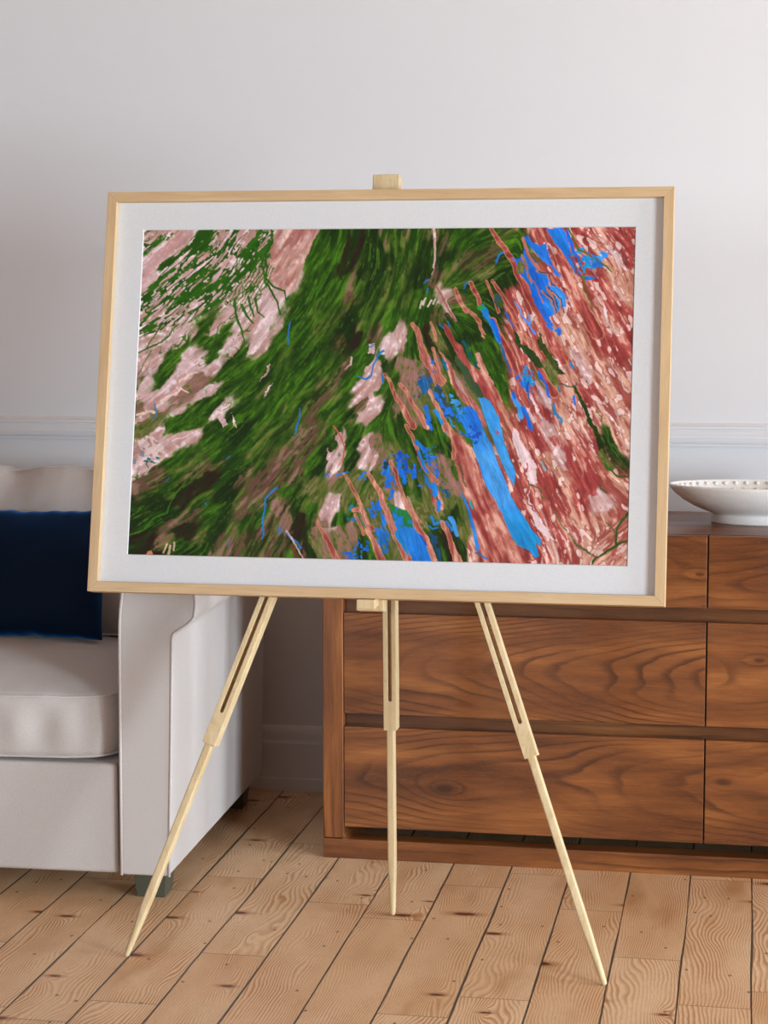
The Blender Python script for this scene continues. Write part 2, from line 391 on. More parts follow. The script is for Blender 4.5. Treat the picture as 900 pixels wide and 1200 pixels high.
for ring, (r, z, n) in enumerate(((.2215, .0765, 52), (.206, .063, 46), (.187, .0525, 40))):
    for k in range(n):
        a = 2*math.pi*(k+.5*(ring % 2))/n; cx, cy = r*sc*math.cos(a), r*sc*SY*math.sin(a); q0 = len(kb.v); rr = .0048
        vv = [(cx+rr*math.sin(t*math.pi/4)*math.cos(u*math.pi/4), cy+rr*math.sin(t*math.pi/4)*math.sin(u*math.pi/4), z-.001+rr*math.cos(t*math.pi/4)) for t in range(1, 4) for u in range(8)]
        ff = [(t*8+u, t*8+(u+1) % 8, (t+1)*8+(u+1) % 8, (t+1)*8+u) for t in range(2) for u in range(8)]+[tuple(range(8))]
        kb.add(vv, ff)
s_ = kb.build('relief_dots', MT['bowl'], bo, smooth=True); s_['label'] = 'small raised dots inside the rim'

# ------------------------------------------------------------------ sofa
SR = math.radians(1.6)
so = thing('sofa', (-1.1119, 3.72, 0), 'off-white linen sofa with piped rolled arm and dark block feet, left of the easel', 'sofa', rot=(0, 0, SR))
SWID = 1.95; ARW = .0963; DEP = .86         # sofa-local: x from -SWID to 0, y from 0 (front) to DEP
def arm_profile():
    L = [(-.0963, .065), (-.0950, .30), (-.0935, .50), (-.0925, .565), (-.0905, .595), (-.0868, .622)]
    top = []
    cxa, cza, ra, rb = -.0155, .612, .0757, .082
    for t in range(0, 25):
        a = math.radians(157-t*(157+12)/24); top.append((cxa+ra*math.cos(a), cza+rb*math.sin(a)))
    Rr = [(.0570, .584), (.0500, .575), (.0400, .5665), (.0290, .5595), (.0190, .5535), (.0140, .5475), (.0122, .538), (.0115, .50), (.0060, .28), (.0, .065)]
    return L+top+Rr
AP = arm_profile()
def arm(mirror):
    fx = (lambda u: u) if not mirror else (lambda u: -SWID-u)
    a = MB().prism(AP, lambda u, v, d: (fx(u), d, v), 0, DEP).build('arm', MT['sofa'], so, bevel=.0055, seg=3)
    pts = [(fx(u), .0008, v) for u, v in AP]
    p_ = MB().tube(pts, .0030, 8).build('piping', MT['piping'], a, smooth=True)
arm(False); arm(True)
xi = -ARW-.0095; xo = -SWID+ARW+.0095
MB().box(xo, xi, .010, DEP-.01, .064, .285).build('base', MT['sofa'], so, bevel=.008, seg=3)
# back rest
bp = [(.64, .286), (.67, .56), (.70, .755), (.71, .780), (.735, .790), (.80, .790), (.845, .78), (DEP, .75), (DEP, .065), (.64, .065)]
MB().prism([(a, b) for a, b in bp], lambda u, v, d: (d, u, v), -SWID+.002, -.094).build('backrest', MT['sofa'], so, bevel=.012, seg=3)
def cushion(name, mat, W_, D_, H_, crown, seed, parent, edge=.022, sag=0., wr=.003, n=44, nz=8, corner=.03, wrk=None):
    """box cushion, local x -W/2..W/2, y 0..D, z 0..H (at the seams) with crowned faces"""
    rnd = random.Random(seed); ph = [rnd.uniform(0, 6.28) for _ in range(12)]
    import mathutils
    def outline(t):       # superellipse outline param
        a = 2*math.pi*t; e = 2/8.
        c, s = math.cos(a), math.sin(a)
        return (math.copysign(abs(c)**e, c)*W_/2, D_/2+math.copysign(abs(s)**e, s)*D_/2)
    NO = 320; raw = [outline(i/4000) for i in range(4001)]; acc = [0.]
    for a_, b_ in zip(raw, raw[1:]): acc.append(acc[-1]+math.hypot(b_[0]-a_[0], b_[1]-a_[1]))
    out = []; j_ = 0
    for i in range(NO):                 # even spacing along the outline
        t_ = acc[-1]*i/NO
        while acc[j_+1] < t_: j_ += 1
        f_ = (t_-acc[j_])/max(acc[j_+1]-acc[j_], 1e-12); out.append((raw[j_][0]*(1-f_)+raw[j_+1][0]*f_, raw[j_][1]*(1-f_)+raw[j_+1][1]*f_))
    cx, cy = 0, D_/2
    prof = []
    m = 22
    for i in range(m+1):            # bottom face centre to edge
        r = i/m; prof.append((r, -crown*.35*(1-r**4) if i else -crown*.35))
    side = [(1+.0, 0)]
    S_ = [(math.sin(math.pi*k/nz)*edge*.35, H_*k/nz) for k in range(nz+1)]
    vs = []; fs = []
    def addring(r, z, off=0.):
        for (x, y) in out:
            dx, dy = x-cx, y-cy; L = math.hypot(dx, dy) or 1
            px, py = cx+dx*r+dx/L*off, cy+dy*r+dy/L*off
            w = mathutils.noise.noise(Vector((px*9+seed, py*9, z*9)))*wr+mathutils.noise.noise(Vector((px*26, py*26+seed, z*26)))*wr*.35
            pz = z+(w if (r < .98) else w*.5)
            if wrk: px, py, pz = wrk(px, py, pz, r)
            if off or r > .9: px += dx/L*w*1.0; py += dy/L*w*1.0
            vs.append((px, py, pz))
    cnt = 0
    for i in range(1, m+1):
        r = i/m; addring(r, -crown*.35*(1-r**3)); cnt += 1
    for k in range(1, nz):
        addring(1, H_*k/nz, math.sin(math.pi*k/nz)*edge*.35); cnt += 1
    for i in range(m, 0, -1):
        r = i/m; addring(r, H_+crown*(1-r**3.2)); cnt += 1
    for i in range(cnt-1):
        for k in range(NO): fs.append((i*NO+k, i*NO+(k+1) % NO, (i+1)*NO+(k+1) % NO, (i+1)*NO+k))
    fs.append(tuple(range(NO))); fs.append(tuple((cnt-1)*NO+k for k in range(NO))[::-1])
    o = MB().add(vs, fs).build(name, mat, parent, smooth=True)
    lo = [vs[(m-1)*NO+k] for k in range(NO)]; hi = [vs[(m+nz-1)*NO+k] for k in range(NO)]
    for loop in (lo, hi):
        MB().tube(loop, .0026, 6, closed=True).build('piping', MT['piping'], o, smooth=True)
    return o
cw = (xi-xo)/2-.004
for i in range(2):
    def wrs(px, py, pz, r):
        # slack in the boxed front
        if r >= 1 and 0 < pz < .12: py += .0030*math.sin(math.pi*pz/.12)*(math.sin(px*68+1)+.7*math.sin(px*41+2.6))*math.exp(-max(py, 0)/.1)
        return px, py, pz
    s0 = cushion('seat_cushion', MT['sofa'], cw, .62, .120, .050, 3+i, so, wrk=wrs)
    s0.location = (xi-cw/2-.003-i*(cw+.002), .004, .297); 
for i in range(2):
    def wrk(px, py, pz, r):
        # puckers gathered along the top seam
        w = math.exp(-abs(.374-py)/.05); k = math.sin(px*62+2.2*math.sin(px*17+1))*.6+math.sin(px*37+2)*.4
        return px, py+.0045*k*w*(1 if r > .93 else .3), pz+.013*k*w*(1 if r < .97 else .3)
    b0 = cushion('back_cushion', MT['sofa'], cw, .374, .11, .055, 11+i, so, wr=.008, edge=.03, wrk=wrk)
    b0.location = (xi-cw/2-.0005-i*(cw+.002), .628, .430); b0.rotation_euler = (math.radians(90-11), 0, 0)
def foot(x, y):
    t = MB(); a, b = .036, .029; h = .0655
    vs = [(x-b, y-b, 0), (x+b, y-b, 0), (x+b, y+b, 0), (x-b, y+b, 0), (x-a, y-a, h), (x+a, y-a, h), (x+a, y+a, h), (x-a, y+a, h)]
    t.add(vs, [(3, 2, 1, 0), (4, 5, 6, 7), (0, 1, 5, 4), (1, 2, 6, 5), (2, 3, 7, 6), (3, 0, 4, 7)])
    t.build('foot', MT['foot'], so, bevel=.0015)
for x in (-.057, -SWID+.057):
    for y in (.100, DEP-.06): foot(x, y)

# ------------------------------------------------------------------ throw pillow on the sofa
def pillow(name, mat, w_, h_, th, loc, rot, label):
    n = 48; vs = []; fs = []; from mathutils import noise as nz_
    for side in (1, -1):
        for j in range(n+1):
            for i in range(n+1):
                u = 2*i/n-1; v = 2*j/n-1
                pin = .035
                x = u*w_/2*(1-pin*(1-v*v)*abs(u)**2.0); z = v*h_/2*(1-pin*1.3*(1-u*u)*abs(v)**2.)
                e = ((1-abs(u)**2.6)*(1-abs(v)**2.6))**.5
                y = side*th/2*e**.8
                edge_ = (1-max(abs(u), abs(v)))
                ru = math.sin(u*19+2*math.sin(v*3))*math.exp(-(1-abs(v))*7)+math.sin(v*17+1)*math.exp(-(1-abs(u))*7)
                d = nz_.noise(Vector((x*11, z*11, side*3)))*.012+ru*.0035
                z += .004*nz_.noise(Vector((x*30, v*2, 7)))*abs(v)**3
                vs.append((x, y-side*d*e if e > 0 else y, z))
    m = (n+1)**2
    for sdi in range(2):
        for j in range(n):
            for i in range(n):
                a = sdi*m+j*(n+1)+i; fs.append((a, a+1, a+n+2, a+n+1))
    o = MB().add(vs, fs).build(name, mat, None, smooth=True, loc=loc)
    b_ = bmesh.new(); b_.from_mesh(o.data); bmesh.ops.remove_doubles(b_, verts=b_.verts, dist=1e-5); bmesh.ops.recalc_face_normals(b_, faces=b_.faces); b_.to_mesh(o.data); b_.free()
    for p in o.data.polygons: p.use_smooth = True
    o.rotation_euler = rot
    return tag(o, label, 'cushion')
pillow('throw_pillow', MT['navy'], .345, .285, .12, (-1.543, 4.135, .601), (math.radians(-14), 0, math.radians(1.5)), 'dark navy blue velvet throw pillow leaning on the sofa back cushion')

# ------------------------------------------------------------------ easel
LEAN = math.radians(12.356); TL = math.tan(LEAN); CL = math.cos(LEAN)
EX, EY = -.6725, 3.4166
ea = thing('easel', (EX, EY, 0), 'pale wooden tripod display easel with slotted telescopic legs, standing on the board floor', 'easel')
# frame of the leaning plane: u across, s up the slope, d behind the plane
def lp(u, s, d): return (u, s*math.sin(LEAN)+d*math.cos(LEAN), s*math.cos(LEAN)-d*math.sin(LEAN))
def leg_bar(name_up, A, B, s0, s1, fn, parent, w=.025, d=.033, lw=.0150, ld=.024, slot=(.05, .40)):
    """A, B : foot and top in plane coordinates (u, s). s0 = length of the lower bar, s1 = total"""
    A = Vector(A); B = Vector(B); ax = (B-A).normalized(); nx = Vector((ax.y, -ax.x))
    P_ = lambda a, t, dd: fn((A+ax*t+nx*a).x, (A+ax*t+nx*a).y, dd)
    lg = bpy.data.objects.new(name_up, None)
    # upper section: slotted, one body
    m = MB(); h = w/2; sw = .0036
    a0, a1 = s0, s1; q0, q1 = s0+slot[0], min(s0+slot[1], s1-.03)
    nseg = 6
    outer = [(-h, a0), (h, a0), (h, a1), (-h, a1)]
    # build from strips so the slot is a real hole with rounded ends
    arc0 = [(sw*math.cos(t), q0+sw-sw*math.sin(t)) for t in [math.pi*k/nseg for k in range(nseg+1)]]     # lower end, right to left
    arc1 = [(-sw*math.cos(t), q1-sw+sw*math.sin(t)) for t in [math.pi*k/nseg for k in range(nseg+1)]]
    inner = arc0[::-1]+[] ; inner = [(-x, y) for x, y in arc0]+[(x, y) for x, y in [(-a, b) for a, b in arc1]]
    # right half polygon and left half polygon share the centre line above and below the slot
    mid0 = nseg//2
    right = [(0, a0), (h, a0), (h, a1), (0, a1)]+[(0, q1)]+[(sw*math.sin(math.pi*k/nseg), q1-sw+sw*math.cos(math.pi*k/nseg)) for k in range(1, mid0+1)]+[(sw*math.sin(math.pi/2+math.pi*k/nseg), q0+sw-sw*math.sin(math.pi*k/nseg)) for k in range(0, mid0)]+[(0, q0)]
    left = [(-x, y) for x, y in right][::-1]
    n = len(right)
    vs = []; fs = []
    def half(poly, skip):
        nn = len(poly); o_ = len(vs)
        for dd in (0, d):
            for (x, y) in poly: vs.append(P_(x, y, dd))
        fs.append(tuple(o_+i for i in range(nn))); fs.append(tuple(o_+nn+i for i in range(nn))[::-1])
        for i in range(nn):
            j = (i+1) % nn
            if abs(poly[i][0]) < 1e-9 and abs(poly[j][0]) < 1e-9: continue
            fs.append((o_+i, o_+j, o_+nn+j, o_+nn+i))
    half(right, 0); half(left, 0)
    up = m.add(vs, fs).build('leg', MT['easel'], parent)
    b_ = bmesh.new(); b_.from_mesh(up.data); bmesh.ops.remove_doubles(b_, verts=b_.verts, dist=1e-5); bmesh.ops.recalc_face_normals(b_, faces=b_.faces); b_.to_mesh(up.data); b_.free()
    bv = up.modifiers.new('edge', 'BEVEL'); bv.width = .0009; bv.segments = 2; bv.limit_method = 'ANGLE'; bv.angle_limit = math.radians(50)
    # lower bar, tapering to a round tip
    vs = []; fs = []; sec = []
    dm = (d-ld)/2+ld/2
    for t, ww, dd, rd in ((0., .0030, .0030, 1), (.003, .0052, .0052, 1), (.02, .0062, .0066, 1), (.05, .0068, .0085, .8), (.095, lw/2, ld/2, .25), (.12, lw/2, ld/2, .12), (s0+.03, lw/2, ld/2, .12)):
        ring = []
        for k in range(16):
            a = 2*math.pi*(k+.5)/16; e = 1 if rd >= 1 else .25+.75*rd
            c, s = math.cos(a), math.sin(a)
            x = math.copysign(abs(c)**e, c)*ww; y = math.copysign(abs(s)**e, s)*dd
            ring.append(P_(x, t, dm*.8+y if True else 0))
        sec.append(ring)
    for r_ in sec: vs += r_
    for i in range(len(sec)-1):
        for k in range(16): fs.append((i*16+k, i*16+(k+1) % 16, (i+1)*16+(k+1) % 16, (i+1)*16+k))
    fs += [tuple(range(16))[::-1], tuple((len(sec)-1)*16+k for k in range(16))]
    MB().add(vs, fs).build('leg_extension', MT['easel'], up, smooth=False, bevel=.0004)
    return up
s_of = lambda z: z/CL
zj = 1.08
for sg, xf in ((-1, -1.1090), (1, -.2345)):
    uf = xf-EX; ux = (-.8705 if sg < 0 else -.4725)-EX; zx = .6525
    f_ = zj/zx; ut = uf+(ux-uf)*f_
    tot = math.hypot(ut-uf, s_of(zj)); s0 = tot*(.383/zj)
    leg_bar('leg', (uf, .004), (ut, s_of(zj)), s0, tot, lp, ea, slot=(.062, .50))
# rear leg, nearly upright: plane (u, z) with depth along y
RY0, RY1 = 3.742-EY, 3.716-EY
def rp(u, s, d): return (u, RY0+(RY1-RY0)*s/.64+d, s)
leg_bar('leg', (.0023, .002), (.0023, 1.07), .372, 1.07, rp, ea, slot=(.057, .58))
# mast, hinge block, ledge
mu0, mu1 = -.677-EX-.0252, -.677-EX+.0252
m = MB(); m.prism([(mu0, s_of(.6335)), (mu1, s_of(.6335)), (mu1, s_of(1.4285)), (mu0, s_of(1.4285))], lambda u, v, d: lp(u, v, d), 0, .033)
m.build('mast', MT['easel'], ea, bevel=.002)
m = MB(); m.prism([(-.075, s_of(1.04)), (.075, s_of(1.04)), (.060, s_of(1.10)), (-.060, s_of(1.10))], lambda u, v, d: lp(u, v, d), .0335, .058)
m.build('hinge_block', MT['easel'], ea, bevel=.002)
m = MB(); m.box(-.6935-EX, -.6603-EX, 3.516-EY, 3.5615-EY, .6432, .6598)
m.build('ledge', MT['easel'], ea, bevel=.001)

# ------------------------------------------------------------------ framed picture on the easel
FX, FY, FZ, FW, FH = -.6731, 3.5237, .6611, 1.0602, .7550
pf = thing('framed_picture', (FX, FY, FZ), 'large framed satellite-style print in a slim light oak frame, resting on the easel', 'picture', rot=(-LEAN, 0, 0))
RB, FD, RC = .0185, .036, .0128
def bar(poly, mat, nm): MB().prism(poly, lambda u, v, d: (u, d, v), 0, FD).build(nm, mat, fr_, bevel=.0007)
fr_ = pf
hw = FW/2
MBF = 'frame_rail'
bar([(-hw, 0), (hw, 0), (hw-RB, RB), (-hw+RB, RB)], MT['frame_h'], 'frame_rail')
bar([(-hw, FH), (-hw+RB, FH-RB), (hw-RB, FH-RB), (hw, FH)], MT['frame_h'], 'frame_rail')
bar([(-hw, 0), (-hw+RB, RB), (-hw+RB, FH-RB), (-hw, FH)], MT['frame_v'], 'frame_stile')
bar([(hw, 0), (hw, FH), (hw-RB, FH-RB), (hw-RB, RB)], MT['frame_v'], 'frame_stile')
MB().box(-hw+RB-.004, hw-RB+.004, RC+.006, RC+.012, RB-.004, FH-RB+.004).build('back_board', MT['board'], pf)
# mount with a bevelled window
AX0, AX1, AZ0, AZ1 = -.4595, .4612, .0713, .6844
bx0, bx1, bz0, bz1 = -hw+RB-.002, hw-RB+.002, RB-.002, FH-RB+.002
ow = [(bx0, bz0), (bx1, bz0), (bx1, bz1), (bx0, bz1)]; iw = [(AX0-.0012, AZ0-.0012), (AX1+.0012, AZ0-.0012), (AX1+.0012, AZ1+.0012), (AX0-.0012, AZ1+.0012)]; iv = [(AX0, AZ0), (AX1, AZ0), (AX1, AZ1), (AX0, AZ1)]
vs = [(a, RC, b) for a, b in ow]+[(a, RC, b) for a, b in iw]+[(a, RC+.0022, b) for a, b in iv]+[(a, RC+.0022, b) for a, b in ow]
fs = []
for i in range(4):
    j = (i+1) % 4
    fs += [(i, j, 4+j, 4+i), (4+i, 4+j, 8+j, 8+i), (12+i, 12+j, j, i), (8+i, 8+j, 12+j, 12+i)]
MB().add(vs, fs).build('mount', MT['board'], pf)


# ------------------------------------------------------------------ drawing of the print
def art_image(PX, PY):
    """colour (linear rgb) of the printed satellite picture at print coordinates PX,PY (arrays, H x W, row 0 = top)"""
    H, W = PX.shape
    rng = np.random.RandomState(7)
    def vnoise(x, y, seed):
        r = np.random.RandomState(seed).rand(256, 256)
        xi = np.floor(x).astype(int); yi = np.floor(y).astype(int)
        fx = x-xi; fy = y-yi; fx = fx*fx*(3-2*fx); fy = fy*fy*(3-2*fy)
        a = r[yi % 256, xi % 256]; b = r[yi % 256, (xi+1) % 256]
        c = r[(yi+1) % 256, xi % 256]; d = r[(yi+1) % 256, (xi+1) % 256]
        return (a*(1-fx)+b*fx)*(1-fy)+(c*(1-fx)+d*fx)*fy
    def fbm(x, y, seed, o=4):
        s = 0; a = .5; t = 0
        for i in range(o):
            s = s+a*vnoise(x*2**i+17.3*i, y*2**i+5.1*i, seed+i); t += a; a *= .55
        return s/t
    wx = (fbm(PX/14, PY/14, 11)-.5); wy = (fbm(PX/14, PY/14, 31)-.5)
    wx2 = (fbm(PX/4, PY/4, 51, 3)-.5); wy2 = (fbm(PX/4, PY/4, 71, 3)-.5)
    # ---- direction field
    DIR = [(175,290,1,-.95),(215,330,1,-.95),(290,290,1,-1.25),(250,390,1,-.95),(340,310,.5,-1),(330,380,.75,-1),(390,330,.5,-1),(430,310,.22,-1),(470,300,.1,-1),(460,370,.35,-1),
           (400,420,.7,-1),(350,470,.7,-1),(300,500,1,-1),(220,470,1,-.75),(180,560,1,-.6),(240,580,1,-.85),(300,580,.8,-1),(350,560,.7,-1),(200,630,1,-.6),(280,640,.5,-1),(340,630,.5,-1),
           (190,450,1,-1),(165,400,1,-.6),(420,480,.8,-1),(400,540,.7,-1),(385,600,.2,-1),(500,310,.05,-1),(530,300,.45,-1),(560,310,1,-.7),(585,295,1,-.35),(540,350,1,-.35),(560,370,.8,.5),
           (495,345,.3,-1),(520,400,.5,1),(560,430,.45,1),(600,350,.42,1),(625,300,.5,1),(660,300,.5,1),(700,290,.75,1),(730,330,.5,1),(700,350,.5,1),(660,400,.55,1),(620,430,.45,1),(700,430,.5,1),(735,450,.6,1),
           (580,500,.42,1),(640,500,.42,1),(700,520,.5,1),(560,600,.42,1),(600,620,.45,1),(650,600,.55,1),(690,600,.5,1),(730,560,.7,.6),(725,640,.8,-.7),(520,560,.42,1),(480,520,.45,1),(480,600,.42,1),(440,620,.4,1),(430,560,.5,-1),(410,640,.4,1),(370,640,.4,1)]
    D = np.array(DIR, float); an = 2*np.arctan2(D[:,3], D[:,2])
    c2 = 0; s2 = 0
    for (x, y, _, _), a in zip(DIR, an):
        w = 1/((PX-x)**2+(PY-y)**2+120)**1.6
        c2 = c2+w*np.cos(a); s2 = s2+w*np.sin(a)
    th = .5*np.arctan2(s2, c2)+.55*(fbm(PX/22, PY/22, 91, 3)-.5)
    VX = np.cos(th); VY = np.sin(th)
    px = PX[0,-1]-PX[0,0]; step = 1.0
    gx = W/ (PX[:, -1]-PX[:, 0]).mean(); gy = H/(PY[-1, :]-PY[0, :]).mean()
    jj, ii = np.meshgrid(np.arange(W), np.arange(H))
    def lic(src, L, curl=None):
        acc = src.copy(); n = 1
        vx = VX; vy = VY
        for sg in (1, -1):
            x = jj.astype(float); y = ii.astype(float)
            ux = vx*sg; uy = vy*sg
            for k in range(L):
                x = x+ux*gx*step*.8; y = y+uy*gy*step*.8
                xi = np.clip(np.rint(x).astype(int), 0, W-1); yi = np.clip(np.rint(y).astype(int), 0, H-1)
                nx = VX[yi, xi]; ny = VY[yi, xi]
                f = np.where(nx*ux+ny*uy < 0, -1, 1); ux = nx*f; uy = ny*f
                acc += src[yi, xi]; n += 1
        a = acc/n
        m = a.mean(); s = a.std()
        return (a-m)/s
    def blur(a, r):
        R_ = int(3*r+.5)
        for ax in (0, 1):
            k = np.exp(-.5*(np.arange(-R_, R_+1)/r)**2); k /= k.sum()
            p = np.pad(a, [(R_, R_) if i == ax else (0, 0) for i in (0, 1)], mode='reflect')
            o = 0
            for i, kk in enumerate(k):
                o = o+kk*(p[i:i+H, :] if ax == 0 else p[:, i:i+W])
            a = o
        return a
    white = blur(rng.rand(H, W), .7)
    w2 = blur(rng.rand(H, W), 2)
    w4 = blur(rng.rand(H, W), 4)
    L1 = lic(white, 7); L2 = lic(w2, 16); L3 = lic(w4, 34)
    L1b = lic(rng.rand(H, W), 5)
    # braids: thin wavy lines = zero set of a stretched field
    br = lic(blur(rng.rand(H, W), 3), 7); bn = lic(blur(rng.rand(H, W), 1.25), 11); br2 = lic(blur(rng.rand(H, W), 1), 9)
    spots = blur(rng.rand(H, W), 2); spots = (spots-spots.mean())/spots.std()
    big = fbm(PX/30, PY/30, 131, 3)-.5
    S = lambda r, g, b: (np.array([r, g, b])/255.)
    def mix(a, b, t):
        t = np.clip(t, 0, 1)
        if np.ndim(t) == 2: t = t[..., None]
        return a*(1-t)+b*t
    def ss(a, lo, hi):
        t = np.clip((a-lo)/(hi-lo), 0, 1); return t*t*(3-2*t)
    one = np.ones((H, W, 1))
    # ---- texture classes
    PK = mix(S(196,156,150)*one, S(226,203,208)*one, .45+.2*L2+.2*L3+.9*big+.1*spots)
    PK = mix(PK, S(170,118,108)*one, ss(L1*.5+L2*.7, .9, 1.9)*.6)
    PK = mix(PK, S(236,222,228)*one, ss(spots+L2*.5, 1.0, 1.8)*.7)
    GR = mix(S(40,78,4)*one, S(80,128,24)*one, .42+.2*L1+.24*L2)
    GR = mix(GR, S(27,56,3)*one, ss(-L3+L2*.4, .4, 1.8)*.8)
    GRO = mix(GR, S(112,122,58)*one, .3+.3*L2)
    GRM = mix(GRO, S(138,104,92)*one, ss(L2*.8+L3*.6+L1*.25, .75, 1.9)*.75)
    MV = mix(S(118,86,72)*one, S(72,96,30)*one, ss(L1*.7+L2*.8, -.5, .7)*.9)
    MV = mix(MV, S(158,118,114)*one, ss(L2*.8+L3*.5-L1*.2, .5, 1.6)*.8)
    MV = mix(MV, S(48,62,14)*one, ss(-L2*.8-L3*.6, .5, 1.6)*.8)
    DK = mix(S(24,48,4)*one, S(45,78,10)*one, .4+.3*L1+.2*L2)
    DB = mix(S(50,30,18)*one, S(38,52,10)*one, ss(L1+L2*.6, -.4, .8))
    RD = mix(S(156,68,66)*one, S(190,106,96)*one, .4+.3*L2+.15*L1b)
    RD = mix(RD, S(214,168,156)*one, ss(.4*L1+L2, 1.0, 1.9)*.8)
    RD = mix(RD, S(150,58,60)*one, ss(-L2-L3*.4, .8, 1.8)*.7)
    TN = mix(S(186,124,106)*one, S(210,170,152)*one, .5+.2*L1b+.3*L2)
    TN = mix(TN, S(150,108,72)*one, ss(L1*.6-L2*.6, 1.0, 2.0)*.5)
    TN = mix(TN, S(172,84,76)*one, ss(-L2*.7-L3*.6, .7, 1.5)*.75)
    BL = mix(S(18,98,205)*one, S(56,150,236)*one, .45+.9*big+.12*L1)
    OL = mix(S(92,110,40)*one, S(140,128,92)*one, .45+.3*L1+.25*L2+big)
    OL = mix(OL, S(60,80,16)*one, ss(L2+spots*.5, .5, 1.5)*.6)
    NET = mix(PK, mix(S(52,116,8)*one, S(34,82,2)*one, .5+.4*L2), ss(.85+.35*L3-np.abs(bn), -.15, .2)*.97)
    NET = mix(NET, S(40,84,6)*one, ss(L3+big*2, 1.3, 2.0)*.8)
    SP = mix(PK, S(62,116,22)*one, ss(.17-.12*L3-np.abs(br), -.04, .08)*.9)
    MUD = mix(S(164,124,118)*one, S(140,112,88)*one, .5+.3*L1+big*1.4)
    MUD = mix(MUD, S(90,120,36)*one, ss(spots+L1*.5, .9, 1.6)*.8)
    C = dict(p=PK, g=GR, h=GRM, m=MV, d=DK, k=DB, r=RD, t=TN, b=BL, o=OL, n=NET, s=SP, u=MUD)
